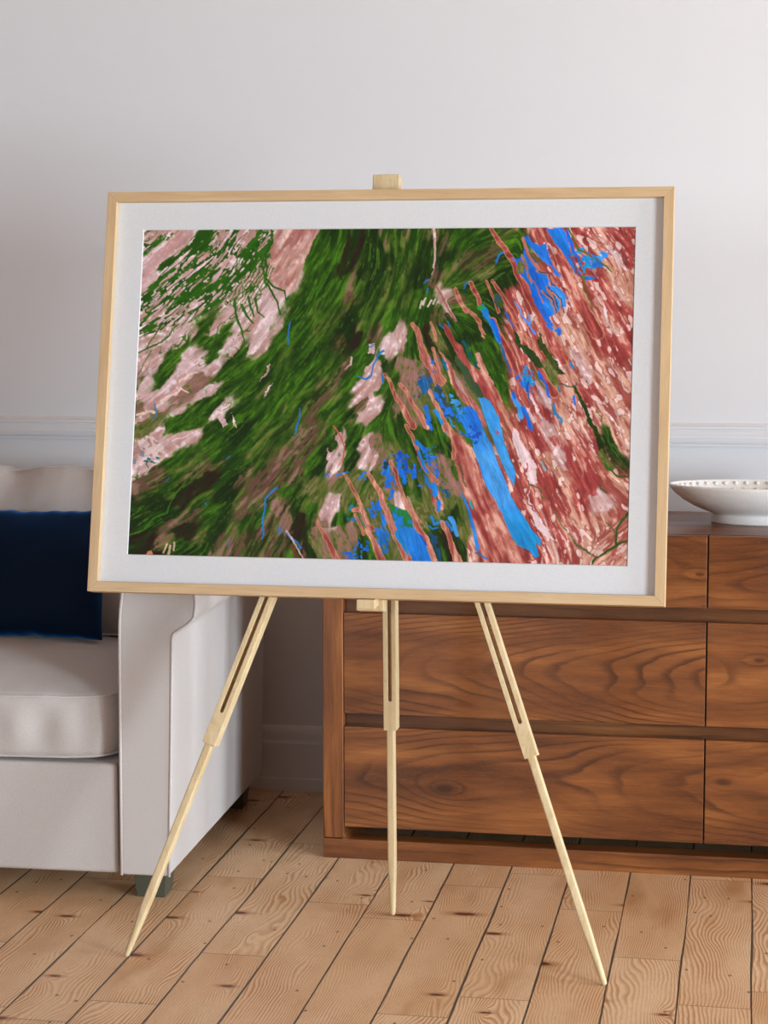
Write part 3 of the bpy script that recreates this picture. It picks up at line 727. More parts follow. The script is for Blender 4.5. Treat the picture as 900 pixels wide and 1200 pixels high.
    PTS = """n 172 278;n 185 285;p 178 315;p 200 290;p 216 277;p 172 327;n 195 325;n 225 300;n 245 275;n 240 320;n 270 290;n 300 275;n 290 310;n 255 350;n 215 350;n 180 355;n 180 375;n 312 280;n 220 370;n 262 315;n 318 300;n 300 330
s 310 325;s 300 345;s 275 365;s 250 385;s 225 395;s 200 395;p 180 402;s 165 410;s 195 410;p 160 430;s 180 435;p 170 455;g 222 398;g 235 390;g 212 408;g 240 400;g 200 425;g 192 450;s 215 395;s 285 355;s 290 380;p 305 370;p 300 400;s 280 400;s 268 408;g 262 395;g 255 402;g 290 412;g 275 420
p 345 280;p 335 300;p 355 285;p 342 320;p 330 320;p 335 335;p 325 350;p 318 365;p 312 385;p 296 408
p 225 415;p 220 430;p 213 445;p 200 460;p 195 470;s 235 425;p 245 430;u 235 445;u 225 465;s 210 485;s 245 460;g 250 418;g 262 440;g 270 460;g 250 475;g 225 495;g 240 490
g 206 490;s 165 462;g 162 462;u 165 475;p 172 470;p 165 485;o 165 500;o 175 495;p 180 510;p 170 525;p 190 520;p 195 530;p 160 540;s 180 540;g 205 500;g 220 500;g 205 540;s 215 510;p 225 512;s 258 485;g 270 492;g 245 505;g 280 500;g 312 445;h 306 460;g 295 470;g 320 420;g 290 440
g 370 290;g 380 320;g 360 360;g 400 290;g 400 340;g 340 380;g 350 400;h 380 380;h 330 420;g 345 430;g 360 440;h 390 420;m 400 440;h 420 340;d 440 290;k 412 300;d 430 330;m 415 345;d 450 300;h 460 280;h 465 320;h 480 290;h 475 340;d 407 380;d 408 392;k 418 398;m 400 400;h 430 380;m 440 400;h 450 360;g 460 380;g 480 370;h 490 350;h 480 310
d 497 300;d 499 315;d 492 330;d 505 290;m 508 275;m 520 290;d 522 300;h 515 270;g 540 275;g 555 285;h 575 275;m 560 300;m 545 305;m 580 290;h 530 320;h 550 330;m 508 328;g 500 345;g 495 360;m 530 355;h 560 345;d 570 350;g 540 370;d 580 325;d 590 330;o 570 318;g 600 290;h 590 310
h 350 480;m 370 470;h 390 480;m 360 500;h 330 500;g 320 480;h 340 520;m 375 510;g 395 500;h 410 500;g 420 510;d 415 490;m 355 530;m 330 540;m 315 550;g 370 540;d 385 530;m 345 560;h 300 540;g 280 520;m 290 560;g 260 530;d 280 510;g 265 550;m 250 545;m 230 555;h 215 550;m 180 560;m 165 570;h 200 575;d 180 590;d 160 600;d 155 625;k 215 580;k 235 560;k 245 553;d 190 610;h 235 590;d 260 590;g 250 600;d 270 570;d 250 620;m 205 620;m 190 635;k 175 640;m 225 610;k 215 625;m 240 625;d 240 640;m 265 640;h 195 650;k 178 648;h 198 640;g 205 645;d 215 645
m 290 600;m 300 590;h 285 620;m 310 620;m 280 640;m 330 600;m 320 640;m 350 640;u 325 590;u 335 600;g 315 600;o 322 620;u 340 610;m 305 650;m 300 565;m 320 570;g 335 575;d 345 580;d 350 590;k 350 610;k 352 625;d 345 605;h 360 590;o 370 570;o 375 585;g 365 600;o 355 575;d 375 545;d 378 552;k 360 640;m 365 615;u 375 620;o 370 640;g 345 650;d 365 650
u 395 555;p 400 515;p 388 530;p 395 540;g 390 525;g 410 530;d 418 520;d 412 540;p 432 520;p 434 540;u 445 535;u 440 520;p 432 455;p 435 440;p 432 490;p 435 480;g 420 440;g 445 425;g 430 415;p 440 430;g 440 500;m 425 480;g 450 490;o 420 560;o 400 570;o 405 590;p 395 590;g 410 605;g 400 610;p 385 600;u 400 630;u 415 625;u 395 645;o 425 600;g 430 560;o 385 640;o 440 570;g 425 640
g 460 420;p 455 408;p 470 400;p 465 395;g 475 405;g 490 415;u 465 420;u 475 430;u 490 430;u 480 445;u 490 450;m 500 430;p 460 415;g 455 445;g 452 480;u 470 475;g 475 490;u 482 480;o 500 470;o 515 460;g 525 460;d 540 410;d 545 400;g 555 410;g 570 415;d 520 390;k 503 395;g 530 385;o 510 395;g 575 440;d 560 390;g 560 430;o 540 470;u 535 460;g 490 395;g 505 355;p 515 350;m 515 370;g 520 360;g 540 385
o 460 540;g 470 560;g 490 570;o 500 575;o 480 560;g 505 520;g 510 510;g 498 525;u 520 540;u 515 550;d 522 530;u 530 560;g 535 550;u 540 570;o 530 590;d 535 600;o 545 590;o 510 600;g 510 620;k 520 630;k 525 640;d 512 635;o 500 610;g 520 650;d 545 640;o 550 630;t 560 640;k 535 650;o 455 590;u 460 570;p 470 590;o 545 540
r 600 350;r 660 340;r 655 300;r 640 275;r 680 290;r 690 275;r 720 280;r 740 300;t 705 290;p 720 300;t 715 310;r 735 275;t 735 330;r 700 340;r 690 310;t 695 370;t 680 330;r 670 360;r 715 360;t 720 380;r 735 380;t 665 385;t 650 400;t 660 410;t 640 380;t 680 400;r 700 400;r 720 410;r 740 400;t 735 440;t 710 440;t 670 430;p 675 425;r 655 430;r 640 410;r 690 450;t 725 460;t 700 480;t 740 480;r 620 400;o 650 430;o 648 440;t 660 450;t 670 470;r 685 480;r 640 480;r 620 470;r 610 440
r 630 520;t 640 540;r 650 520;p 655 530;p 645 500;t 665 500;r 680 510;t 690 500;r 700 530;r 670 540;r 690 560;r 640 560;t 660 570;r 680 580;p 700 590;t 710 570;t 730 580;t 735 600;r 650 600;r 630 600;t 670 610;t 690 620;t 710 610;t 700 640;t 720 630;r 640 650;r 660 640;r 620 650;t 680 650;t 730 650;p 735 640;r 590 640;r 575 600;t 580 620;r 600 660;t 570 640;r 560 560;r 575 580;t 600 640;r 550 540;d 715 520;t 725 510;t 660 480;p 640 470"""
    cls = {k: np.full((H, W), 0.) for k in C}
    q = 7.; X = PX+wx*q+wx2*3; Y = PY+wy*q+wy2*3
    # stretch distance along the flow
    X = X+VX*L2*1.5-VY*L3*3.2; Y = Y+VY*L2*1.5+VX*L3*3.2
    for line in PTS.replace('\n', ';').split(';'):
        k, x, y = line.split(); dx = X-float(x); dy = Y-float(y)
        a = dx*VX+dy*VY; b = -dx*VY+dy*VX
        st = np.where(PX < 480, .6, .75); d2 = (a*st)**2+(b/st)**2
        cls[k] += 1/(d2+8)**2.6
    tot = sum(v**1.6 for v in cls.values())
    img = sum(C[k]*(v**1.6/tot)[..., None] for k, v in cls.items())
    redness = ((cls['r']**1.6+cls['t']**1.6)/tot)[..., None]
    LA = lic(blur(rng.rand(H, W), 1.6), 20); LS = lic(blur(rng.rand(H, W), 2.1), 5); LT = lic(blur(rng.rand(H, W), 1.1), 12)
    dens = 1.15-.35*big*4
    t_ = mix(img, S(150,64,60)*one, ss(LA+.5*L3, .5, 1.6)*.7)
    t_ = mix(t_, S(222,178,160)*one, ss(-LA-.3*L3, .7, 1.5)*.65)
    t_ = mix(t_, S(238,214,210)*one, ss(-LT-.5*L3, 1.5, 2.0)*.7)
    t_ = mix(t_, S(152,66,60)*one, (ss(LS-dens, -.28, -.05)-ss(LS-dens, .02, .2))*.6)
    t_ = mix(t_, S(234,208,204)*one, ss(LS-dens, .02, .22)*.85)
    img = img*(1-redness)+redness*t_
    green = ((cls['g']**1.6+cls['h']**1.6+cls['m']**1.6+cls['d']**1.6)/tot)[..., None]
    img = img*(1-green)+green*mix(mix(img, S(24,48,4)*one, ss(LA+.4*L1, .4, 1.5)*.6), S(104,148,44)*one, ss(LT+.3*L1, 1.0, 1.9)*.55)
    # ---- shapes
    def inside(poly, wob=1.6):
        x = PX+wx*wob*3+wx2*wob*1.8; y = PY+wy*wob*3+wy2*wob*1.8
        P = np.array(poly, float); n = len(P); ins = np.zeros((H, W), bool)
        j = n-1
        for i in range(n):
            xi, yi = P[i]; xj, yj = P[j]
            if yi != yj:
                c = ((yi > y) != (yj > y)) & (x < (xj-xi)*(y-yi)/(yj-yi)+xi); ins ^= c
            j = i
        return ins
    def dist(pts, wob=1.5):
        x = PX+wx*wob*3+wx2*wob; y = PY+wy*wob*3+wy2*wob
        d = np.full((H, W), 1e9); tt = np.zeros((H, W)); n = len(pts)-1
        for i in range(n):
            ax, ay = pts[i]; bx, by = pts[i+1]; vx = bx-ax; vy = by-ay; L = vx*vx+vy*vy+1e-9
            t = np.clip(((x-ax)*vx+(y-ay)*vy)/L, 0, 1)
            e = np.hypot(x-ax-t*vx, y-ay-t*vy); m = e < d
            d = np.where(m, e, d); tt = np.where(m, (i+t)/n, tt)
        return d, tt
    def poly(p, tex, wob=1.6, edge=None):
        nonlocal img
        m = inside(p, wob)
        if edge is not None:
            mm = blur(m.astype(float), 1); e = np.clip(1-np.abs(mm-.5)*2.6, 0, 1)
            img = mix(img, edge*one, e*.8)
        img = np.where(m[..., None], tex, img)
    def line(p, col, w0, w1=None, wob=1.2, a=1.):
        nonlocal img
        w1 = w0 if w1 is None else w1
        d, t = dist(p, wob); w = w0+(w1-w0)*t
        img = mix(img, col*one if np.ndim(col) == 1 else col, ss(w-d, -.5, .5)*a)
    def blobs(cx, cy, rx, ry, ang, tex, dens, seed, sc=5.):
        # scattered patches inside a soft ellipse
        nonlocal img
        a = np.radians(ang); dx = PX-cx; dy = PY-cy
        u = (dx*np.cos(a)+dy*np.sin(a))/rx; v = (-dx*np.sin(a)+dy*np.cos(a))/ry
        n = fbm(PX/sc, PY/sc, seed, 4)-.5
        f = dens-(u*u+v*v)*.22+n*1.3
        img = mix(img, tex, ss(f, 0, .06))
    blue = S(22,112,225); lblue = mix(S(60,150,232)*one, S(90,170,235)*one, .5+big*2+.2*L1)
    cyan = mix(S(30,158,205)*one, S(40,140,215)*one, .5+big*1.5+.15*spots)
    dgr = S(40,70,12); bgr = S(62,128,14); tanl = S(206,150,116)
    # pink tongues in the upper left
    poly([(323,268),(371,268),(366,285),(358,305),(350,325),(346,340),(340,346),(330,340),(322,332),(314,326),(318,305),(319,288)], mix(PK, TN, .45), 1.2)
    poly([(314,344),(322,356),(321,375),(312,396),(296,416),(290,414),(298,396),(304,378),(308,360)], mix(PK, S(232,212,216)*one, .5), 1)
    poly([(176,304),(200,281),(216,268),(226,268),(210,290),(188,312),(165,336),(167,318)], mix(PK, S(196,152,150)*one, .55), 1.2)
    line([(318,268),(320,285),(311,300),(313,315),(311,330),(318,342),(326,356),(330,368)], bgr*.8, 1.3, 1.0)
    line([(311,325),(320,337),(334,342),(336,352)], bgr*.8, 1.3, .8)
    line([(300,290),(306,305),(309,320),(312,335)], bgr*.9, 1.1)
    for p in ([(275,352),(278,372),(284,388),(287,402)], [(292,348),(294,360),(298,372)], [(300,350),(303,366),(310,372)], [(284,358),(290,372),(297,380)]):
        line(p, bgr*.85, 1.6, .9)
    line([(163,414),(172,410),(185,404),(196,396),(202,388)], bgr*.8, .9)
    line([(172,410),(180,396),(190,380)], bgr*.8, .7)
    line([(162,440),(170,425),(178,412)], bgr*.9, .5)
    for i in range(12):
        x0 = 285+i*3.4; line([(x0,290+i*2.2),(x0-9,310+i*2),(x0-20,330+i*2),(x0-30,345+i*2.5)], bgr*.8, .7, .4, 2.5)
    # escarpments, lower left
    for p in ([(184,478),(196,468),(206,462),(214,455),(222,460)], [(212,450),(222,440),(232,437)], [(160,486),(172,482),(183,484)], [(203,518),(215,514),(228,508)]):
        line(p, S(234,206,196), 1.3, .9, 2.2)
    for p in ([(184,480),(192,478),(200,470),(208,468)], [(160,490),(172,486)]):
        line([(a+2, b+5) for a, b in p], S(140,96,80), .9, .5, 2)
    line([(182,475),(184,483),(181,492)], S(70,130,190), 1.0, .6)
    poly([(163,516),(172,510),(180,514),(190,520),(194,530),(186,538),(178,534),(170,530),(164,524)], mix(S(226,204,202)*one, S(188,148,140)*one, ss(spots, .2, 1)), 2.2)
    for a, b in ((168,531),(158,541)): poly([(a-3,b-3),(a+3,b-2),(a+2,b+4),(a-3,b+3)], S(150,150,158)*one, 1.2)
    for a, b in ((175,537),(178,541),(171,540),(185,536)): line([(a,b),(a+2,b+1)], S(20,110,130), 1.2)
    # slivers in the green
    for p in ([(318,426),(313,438),(306,448),(309,440),(314,428)], [(320,450),(314,460),(308,468),(312,458)], [(262,475),(256,492),(262,502),(268,498),(262,488)], [(272,484),(274,500),(278,502)], [(400,505),(404,520),(402,535),(398,528),(392,512)], [(385,523),(384,540),(394,544),(398,536),(390,538)],
              [(428,512),(432,540),(436,536),(432,515)], [(434,452),(430,478),(438,482),(438,462)], [(432,403),(440,404),(438,414),(430,414)], [(428,430),(440,422),(446,440),(428,444)], [(395,590),(390,600),(387,602),(392,588)]):
        poly(p, PK, 1.8)
    line([(405,434),(411,428),(412,420)], S(214,190,176), 1.0); line([(402,437),(410,430)], S(110,70,60), .6)
    line([(392,500),(400,512),(404,524),(402,540)], S(190,110,90), 1.0, .8, .6)
    # narrow streams
    st = S(44,128,200)
    for p, w in (([(340,378),(337,395),(338,404)], .8), ([(351,490),(350,500),(345,512)], .6), ([(352,478),(351,492),(347,505)], .7), ([(326,572),(318,578),(311,584),(311,594),(309,606),(308,618),(310,626),(308,632)], 1.1),
                 ([(329,618),(327,624),(334,622)], .9), ([(338,626),(343,632),(349,636),(353,643)], 1.3), ([(384,442),(381,500)], 0), ([(450,412),(443,416),(438,428),(436,440),(428,445),(420,442)], 1.2), ([(448,438),(448,450)], 1.3),
                 ([(434,407),(438,405)], 1.1), ([(395,558),(402,555),(408,554)], 1.2), ([(421,562),(427,554),(434,555),(437,560)], 1.3), ([(425,558),(430,563)], 1.0), ([(502,328),(497,332)], .9), ([(502,338),(501,344)], .8), ([(582,308),(585,300),(591,297),(600,299)], 1.3),
                 ([(545,338),(547,332),(552,330),(554,333)], 1.0), ([(592,260),(594,262)], 0), ([(516,380),(520,385),(528,388)], .9), ([(525,378),(529,384)], 1.0), ([(503,616),(508,620),(514,618)], 1.0), ([(508,610),(506,606),(510,614),(518,611),(524,612),(530,622)], 1.7),
                 ([(195,565),(199,560)], .5), ([(266,538),(270,535)], .5), ([(242,590),(243,592)], .8), ([(270,635),(267,640)], .5), ([(410,598),(412,592),(416,596)], 1.0)):
        if w: line(p, st, w, w*.8)
    line([(237,536),(230,552),(222,560),(214,572),(202,585),(196,598),(180,610),(170,622),(153,629)], S(58,120,14), .9, .8, 2)
    line([(200,640),(198,650)], S(226,190,170), 1.4); line([(196,638),(192,648)], S(226,190,170), 1); line([(205,636),(204,645)], S(226,196,176), 1)
    poly([(172,650),(174,646),(178,645),(180,650)], S(214,140,110)*one, .6)
    # central fan
    for p in ([(509,268),(510,290),(510,305),(507,318),(505,322)],):
        line(p, PK, 1.6, .8, .8)
    poly([(494,300),(500,287),(505,295),(508,312),(504,325),(494,330),(490,320)], DK, 1.8)
    poly([(511,335),(518,342),(524,355),(532,368),(536,378),(530,374),(520,362),(512,348)], mix(PK, MV, .3), 1.4)
    line([(511,336),(520,352),(528,366),(534,378)], S(176,90,84), .8)
    for p in ([(496,358),(499,350)], [(502,360),(506,352)], [(508,357),(510,350)], [(492,362),(495,354)]):
        line(p, S(226,204,200), 1.0)
    poly([(404,376),(410,374),(414,384),(412,398),(406,400),(402,388)], DK, 2)
    # strips: (points, width start, width end)
    red = RD; pk2 = mix(RD, TN, .5)
    def strip(p, w0, w1, tex=None, edge=tanl):
        line(p, edge, w0+.9, w1+.9, 1.5); line(p, red if tex is None else tex, w0, w1, 1.5)
    # west group
    strip([(450,438),(458,448),(462,462),(472,478),(480,492),(484,500)], 1.2, 3.0, pk2)
    strip([(468,450),(478,460),(482,470),(490,482),(500,500)], 1.0, 2.5, pk2)
    strip([(483,380),(488,388),(493,402),(497,415),(502,428),(512,440),(518,446)], 1.6, 5.0, pk2)
    strip([(508,410),(512,425),(516,438),(522,446)], .8, 1.5, pk2)
    strip([(506,440),(510,450),(513,458)], .8, .8, pk2)
    strip([(505,378),(509,388),(512,400)], .8, .6, pk2)
    poly([(513,408),(520,416),(527,424),(532,436),(540,448),(548,460),(556,472),(566,485),(571,500),(562,500),(556,486),(546,472),(538,464),(530,450),(526,438),(522,424)], pk2, 1.3, tanl)
    poly([(531,438),(536,442),(540,450),(549,465),(552,470),(545,462),(536,452)], mix(PK, MUD, .4), .8)
    poly([(521,380),(527,384),(530,392),(534,400),(541,406),(546,416),(553,428),(562,435),(570,442),(575,452),(580,462),(586,472),(590,484),(592,500),(586,500),(582,488),(574,478),(566,462),(556,448),(548,436),(540,424),(534,412),(528,400),(522,390)], red, 1.2, tanl)
    poly([(556,414),(562,413),(566,424),(572,436),(580,452),(588,466),(596,484),(600,500),(596,500),(590,486),(580,466),(568,444),(560,428)], mix(TN, RD, .3), 1.4)
    strip([(552,332),(558,345),(563,358),(572,372),(578,382)], 1.6, 2.2)
    strip([(534,338),(540,352),(548,366)], 1.0, 2.0, pk2); strip([(551,364),(560,376),(566,392),(572,400)], 1.0, 1.6, pk2)
    strip([(571,330),(577,346),(584,366)], .8, .8)
    strip([(578,330),(586,342),(596,360),(606,376)], .9, 2.4)
    strip([(575,268),(584,282),(592,292),(600,305),(607,320),(615,338),(622,352),(632,368),(640,385),(648,402),(660,422)], 1.4, 5.5)
    strip([(578,376),(584,392),(592,405),(600,422),(606,440),(612,458),(618,475)], 2.6, 3.4)
    strip([(594,366),(602,384),(610,396),(618,408),(628,425),(638,445),(650,462)], 1.6, 4.0)
    strip([(606,356),(612,372),(618,382)], 1.2, 1.6); strip([(612,392),(622,400),(632,418)], 1.6, 2.4, pk2)
    strip([(638,268),(645,282),(652,296),(660,310),(668,330),(676,350),(688,370),(700,392)], 3.4, 6.5)
    # blue in the north east
    poly([(612,278),(618,276),(624,284),(634,288),(640,286),(643,300),(648,310),(654,318),(660,327),(652,322),(646,312),(638,308),(630,302),(624,294),(618,286)], BL, 1.6)
    poly([(613,280),(620,296),(626,308),(634,318),(642,322),(650,334),(662,345),(664,358),(655,366),(648,370),(642,372),(648,384),(640,380),(632,368),(626,350),(620,338),(612,322),(604,310),(600,304),(608,302),(614,300)], mix(BL, lblue, ss(big, -.05, .15)*.5), 2.0)
    poly([(640,268),(658,268),(664,278),(668,292),(672,305),(678,316),(684,325),(697,324),(698,327),(684,330),(676,322),(668,312),(666,306),(660,296),(650,284)], mix(BL, cyan, .25), 1.6, S(205,140,90))
    line([(664,272),(668,282),(672,295),(678,305),(682,312)], blue, 2.2, 1.2, 2.5)
    blobs(688,306,16,9,35,cyan,.16,401,4); blobs(700,308,10,12,20,BL,.06,421,4)
    blobs(706,300,5,7,50,lblue,.2,431,4)
    line([(612,280),(618,296),(624,308),(632,316),(642,322),(650,334)], S(200,120,105), 1.8, 1.2, 1.4)
    strip([(612,300),(618,314),(623,332)], .5, .5, pk2); line([(626,330),(632,342),(637,356)], S(190,120,95), .7)
    for p in ([(630,318),(640,320),(644,334),(650,336)], [(640,336),(648,348),(653,362)], [(636,342),(646,350),(651,368)], [(644,340),(655,350),(660,368)]):
        line(p, S(196,128,104), 1.1, .8, 2); line([(a+2,b) for a, b in p], S(16,70,110), .6, .5, 2)
    poly([(605,308),(610,304),(616,312),(614,320),(608,320)], OL, 1.5)
    line([(620,370),(622,380)], S(90,160,235), 1.0); line([(604,354),(609,362),(611,370),(618,378),(626,393)], S(80,150,235), 1.0, 1.2, 2)
    blobs(645,385,10,4,70,BL,.14,441,4); blobs(652,388,6,5,30,BL,.1,442,4)
    line([(666,268),(672,278),(678,292),(684,296),(692,300),(700,306),(716,318)], S(90,120,40), 1.3, .7, 2)
    line([(683,325),(685,340),(690,352),(694,362)], S(88,128,30), 2.0, .6, 3)
    for (a, b) in ((718,291),(726,296),(732,305)): line([(a,b),(a+1.5,b+1)], S(100,120,120), 1.6 if a == 718 else .8)
    for p, w in (([(716,290),(722,300),(730,310),(736,316)], 2.2), ([(708,282),(716,298),(728,312)], .9), ([(643,288),(647,292),(649,296)], 3.0), ([(665,408),(674,420),(684,432),(692,448)], 3.2), ([(678,410),(686,424),(694,440)], 1.6), ([(640,410),(652,422),(662,436)], 1.2),
                 ([(713,420),(725,444),(735,460)], 1.0), ([(702,472),(716,490),(728,508)], 1.6), ([(716,470),(728,492)], 1.4), ([(620,460),(630,478),(638,496)], 2.0), ([(632,500),(644,515),(656,535),(664,552)], 2.2), ([(636,490),(648,508)], 2.0), ([(700,345),(712,370),(722,392)], 2.2), ([(718,336),(730,352)], 1.4)):
        line(p, PK, w*.6, w, 3)
    for p, w in (([(668,300),(682,330),(694,356),(706,378)], 2.2), ([(700,320),(712,350),(726,376),(738,396)], 3.0), ([(705,382),(720,400),(738,420)], 3.6), ([(722,268),(734,286),(742,310)], 2.6), ([(690,272),(704,286),(716,300)], 1.6), ([(662,525),(676,552),(690,575)], 4.5), ([(640,548),(655,575),(668,600)], 3.0), ([(688,540),(694,560),(696,578)], 4.5), ([(690,500),(704,535),(712,555)], 2.6), ([(655,590),(668,615),(680,632)], 2.2)):
        line(p, mix(RD, S(160,62,62)*one, .7), w*.5, w, 3.2, .8)
    # lakes in the middle
    poly([(561,466),(568,466),(574,470),(580,480),(585,490),(588,502),(592,520),(598,538),(604,555),(603,570),(596,560),(590,548),(584,530),(578,515),(572,500),(566,485)], mix(lblue, cyan, .25), .9, S(40,92,40))
    poly([(534,480),(542,476),(550,476),(557,482),(563,494),(568,508),(576,522),(584,545),(592,565),(600,582),(610,600),(622,618),(634,632),(634,640),(628,636),(632,652),(628,654),(620,645),(608,640),(600,628),(590,612),(584,598),(578,582),(570,570),(564,552),(560,540),(556,528),(548,512),(540,500),(536,490)], mix(mix(BL, lblue, ss(PY+wx*30, 480, 530)), cyan, ss(PY+wy*30, 585, 630)), .9, S(70,92,50))
    poly([(532,478),(538,486),(544,500),(552,512),(556,525),(550,520),(542,510),(534,495),(528,485)], mix(S(60,110,20)*one, BL, ss(spots, -.2, .8)), 2)
    blobs(538,478,9,6,60,S(50,130,40)*one,.14,501,5); blobs(556,506,6,16,-25,S(40,90,190)*one,.06,503,4); blobs(536,476,14,6,50,lblue,.0,504,5)
    poly([(534,414),(540,420),(548,432),(556,446),(564,456),(566,464),(560,466),(554,458),(546,446),(540,434),(532,422)], mix(S(84,90,62)*one, S(50,92,60)*one, .5+.3*L1+big), 1.5)
    line([(542,402),(550,414),(556,424),(560,432)], mix(S(20,90,110)*one, S(40,110,30)*one, ss(spots, -.2, .6)), 2.2, 1.2, 2)
    line([(583,506),(584,508)], S(190,90,90), 1.6)
    poly([(600,500),(606,505),(612,520),(622,534),(628,550),(630,566),(622,568),(620,582),(626,596),(636,610),(644,625),(652,635),(640,630),(628,616),(622,600),(618,585),(621,572),(618,556),(612,545),(606,530),(600,515)], mix(S(228,204,208)*one, S(214,178,176)*one, ss(spots, .4, 1.6)*.6), 1.5)
    line([(617,545),(616,556),(620,566),(617,575),(620,585),(625,598)], S(160,82,78), 1.4, 1.0, 4)
    line([(634,542),(637,548),(640,552)], S(90,180,190), 1.2, 1, 2)
    # small blues in the centre / north
    poly([(563,358),(567,356),(572,364),(574,374),(581,386),(584,396),(587,404),(582,400),(577,388),(571,376),(566,370)], mix(BL, cyan, .5), 1.0, S(60,110,40))
    line([(562,362),(566,360)], S(40,160,60), 2.4); line([(577,376),(582,386),(586,400)], blue, 2.2, 1.8, 1.6); line([(588,404),(592,420),(597,436)], mix(BL, S(30,80,60)*one, .4), 1.4, 1.2, 2.5)
    poly([(578,346),(584,344),(588,352),(588,362),(582,360),(579,354)], mix(S(70,100,40)*one, S(60,90,110)*one, ss(spots, -.3, .6)), 1.5)
    line([(591,366),(596,374),(602,384)], S(40,100,190), 1.2, .7, 2)
    poly([(566,392),(574,396),(582,410),(590,428),(592,440),(584,436),(576,424),(570,410)], mix(GR, DK, .4), 1.6)
    poly([(600,384),(606,390),(612,404),(610,410),(604,400)], mix(GR, DK, .3), 1.4); poly([(608,402),(618,404),(626,412),(634,424),(638,432),(630,432),(622,422),(614,412)], mix(GR, S(70,86,60)*one, .5), 1.4)
    poly([(630,392),(638,402),(648,418),(656,430),(664,440),(656,440),(646,428),(636,412),(630,402)], mix(DK, OL, .4), 2)
    for a, b, s in ((620,444,4.6),(604,438,2),(616,452,3)): blobs(a,b,s*1.4,s*2.8,-25,cyan if a == 620 else BL,.2,520+a,4)
    line([(632,438),(638,448),(641,458),(646,466)], blue, 1.8, 1.4, 3); line([(648,474),(652,484),(656,490),(660,496)], S(30,140,190), 1.4, 1.8, 4); line([(668,426),(672,430)], S(30,140,210), 1.6, 1.2, 2); line([(672,466),(675,474)], blue, 1.6, 1, 2); line([(654,455),(656,460)], S(30,120,180), .8)
    line([(603,466),(608,478),(611,490)], lblue, 2.8, 2.8, 1.4); line([(612,478),(618,490),(622,502)], BL, 2.6, 2.4, 1.6); line([(602,460),(604,466)], blue, 1.6); line([(617,448),(620,458),(622,474)], S(20,90,170), 1.0, .8, 3)
    line([(657,451),(668,454),(674,452),(675,448)], S(40,80,70), .8, .7, 1.5)
    line([(672,454),(680,466),(686,482),(692,496),(700,512),(706,528),(713,545)], DK, 1.6, 3.8, 2.4); line([(706,530),(716,548)], OL, 4, 5, 3)
    line([(700,480),(704,496),(712,512),(718,526),(728,540)], S(78,104,40), .7, .7, 2.5); line([(712,545),(720,556),(728,560),(737,559)], S(64,96,26), 1.2, .9, 2)
    line([(736,602),(730,612),(724,620),(722,632),(722,640),(714,645),(704,651),(698,655),(695,661)], S(60,88,24), 1.5, 1.5, 1.6); line([(722,640),(730,636),(738,632)], S(60,88,24), 1.5, 1.1, 1.6); line([(722,625),(716,618),(710,612)], S(90,110,50), .8, .5, 2); line([(697,652),(690,648),(682,642),(674,636),(668,626)], S(84,104,44), 1.0, .7, 2)
    line([(703,568),(706,575),(713,578)], S(84,92,50), 1.0, .8, 2); line([(622,568),(632,574),(636,584),(642,586)], S(110,104,70), 1.2, .7, 2); line([(649,600),(656,612),(664,622)], S(120,110,70), 1.0, .8, 2)
    # lower centre: mottled blue flats
    blobs(500,455,9,16,-25,mix(BL, S(30,90,110)*one, .5),.09,601,5); blobs(505,428,5,9,-20,BL,.05,602,4); blobs(492,465,8,5,0,mix(BL, DK, .5),.02,603,3)
    poly([(512,448),(518,455),(522,470),(532,484),(536,495),(528,492),(520,486),(512,470),(506,460)], mix(S(60,84,90)*one, BL, ss(spots, -.2, .9)), 2.4)
    strip([(503,458),(508,470),(515,482),(522,496),(530,506)], 1.0, 2.4, pk2)
    line([(498,478),(502,490),(505,500)], BL, 2.0, 2.6, 4); line([(510,482),(516,492),(520,500),(524,510)], cyan, 2.2, 1.6, 2.2)
    line([(527,490),(530,498),(534,500)], cyan, .9); line([(519,420),(524,428),(527,434)], mix(cyan, S(20,80,60)*one, .4), 1.4, 1.0, 3)
    strip([(522,500),(530,512),(533,524),(532,536)], 3.8, 1.4, pk2)
    poly([(520,498),(530,502),(540,512),(550,522),(556,536),(562,556),(570,572),(580,586),(586,600),(598,625),(608,640),(625,655),(600,662),(562,662),(560,640),(554,615),(548,590),(544,575),(538,556),(534,540),(536,528),(528,512)], mix(RD, TN, .35+.1*L2), 1.8, tanl)
    line([(540,545),(545,560),(548,572)], S(90,84,56), 1.8, 1, 3, .7)
    strip([(476,500),(484,514),(492,536),(498,548),(505,558),(512,566)], 1.4, 2.4, pk2)
    poly([(482,520),(486,524),(490,536),(487,534)], DK, .8)
    line([(500,548),(505,560),(510,572),(516,582),(520,596),(514,600),(508,580),(504,570)], pk2, 2.4, 2.4, 2)
    for p, w in (([(491,530),(496,542),(501,554)], 1.8), ([(499,561),(505,572),(511,578)], 1.6), ([(515,590),(515,598)], 2.6), ([(508,570),(510,574),(510,580)], 3.4), ([(488,519),(494,524),(498,530)], 2.4)):
        line(p, mix(BL, cyan, .4), w, w, 1.5)
    blobs(503,532,7,13,-25,BL,.14,611,4); blobs(514,556,4,13,-25,BL,.06,612,4); blobs(521,574,4,9,-20,mix(BL, DK, .4),.08,613,4)
    blobs(474,548,13,22,-25,BL,.045,621,6); blobs(472,540,6,16,-25,S(26,90,200)*one,.09,623,5); blobs(492,556,9,12,-25,BL,.06,624,5)
    blobs(455,556,6,24,-8,BL,.16,622,5); blobs(452,545,5,10,0,S(20,70,90)*one,.1,625,4)
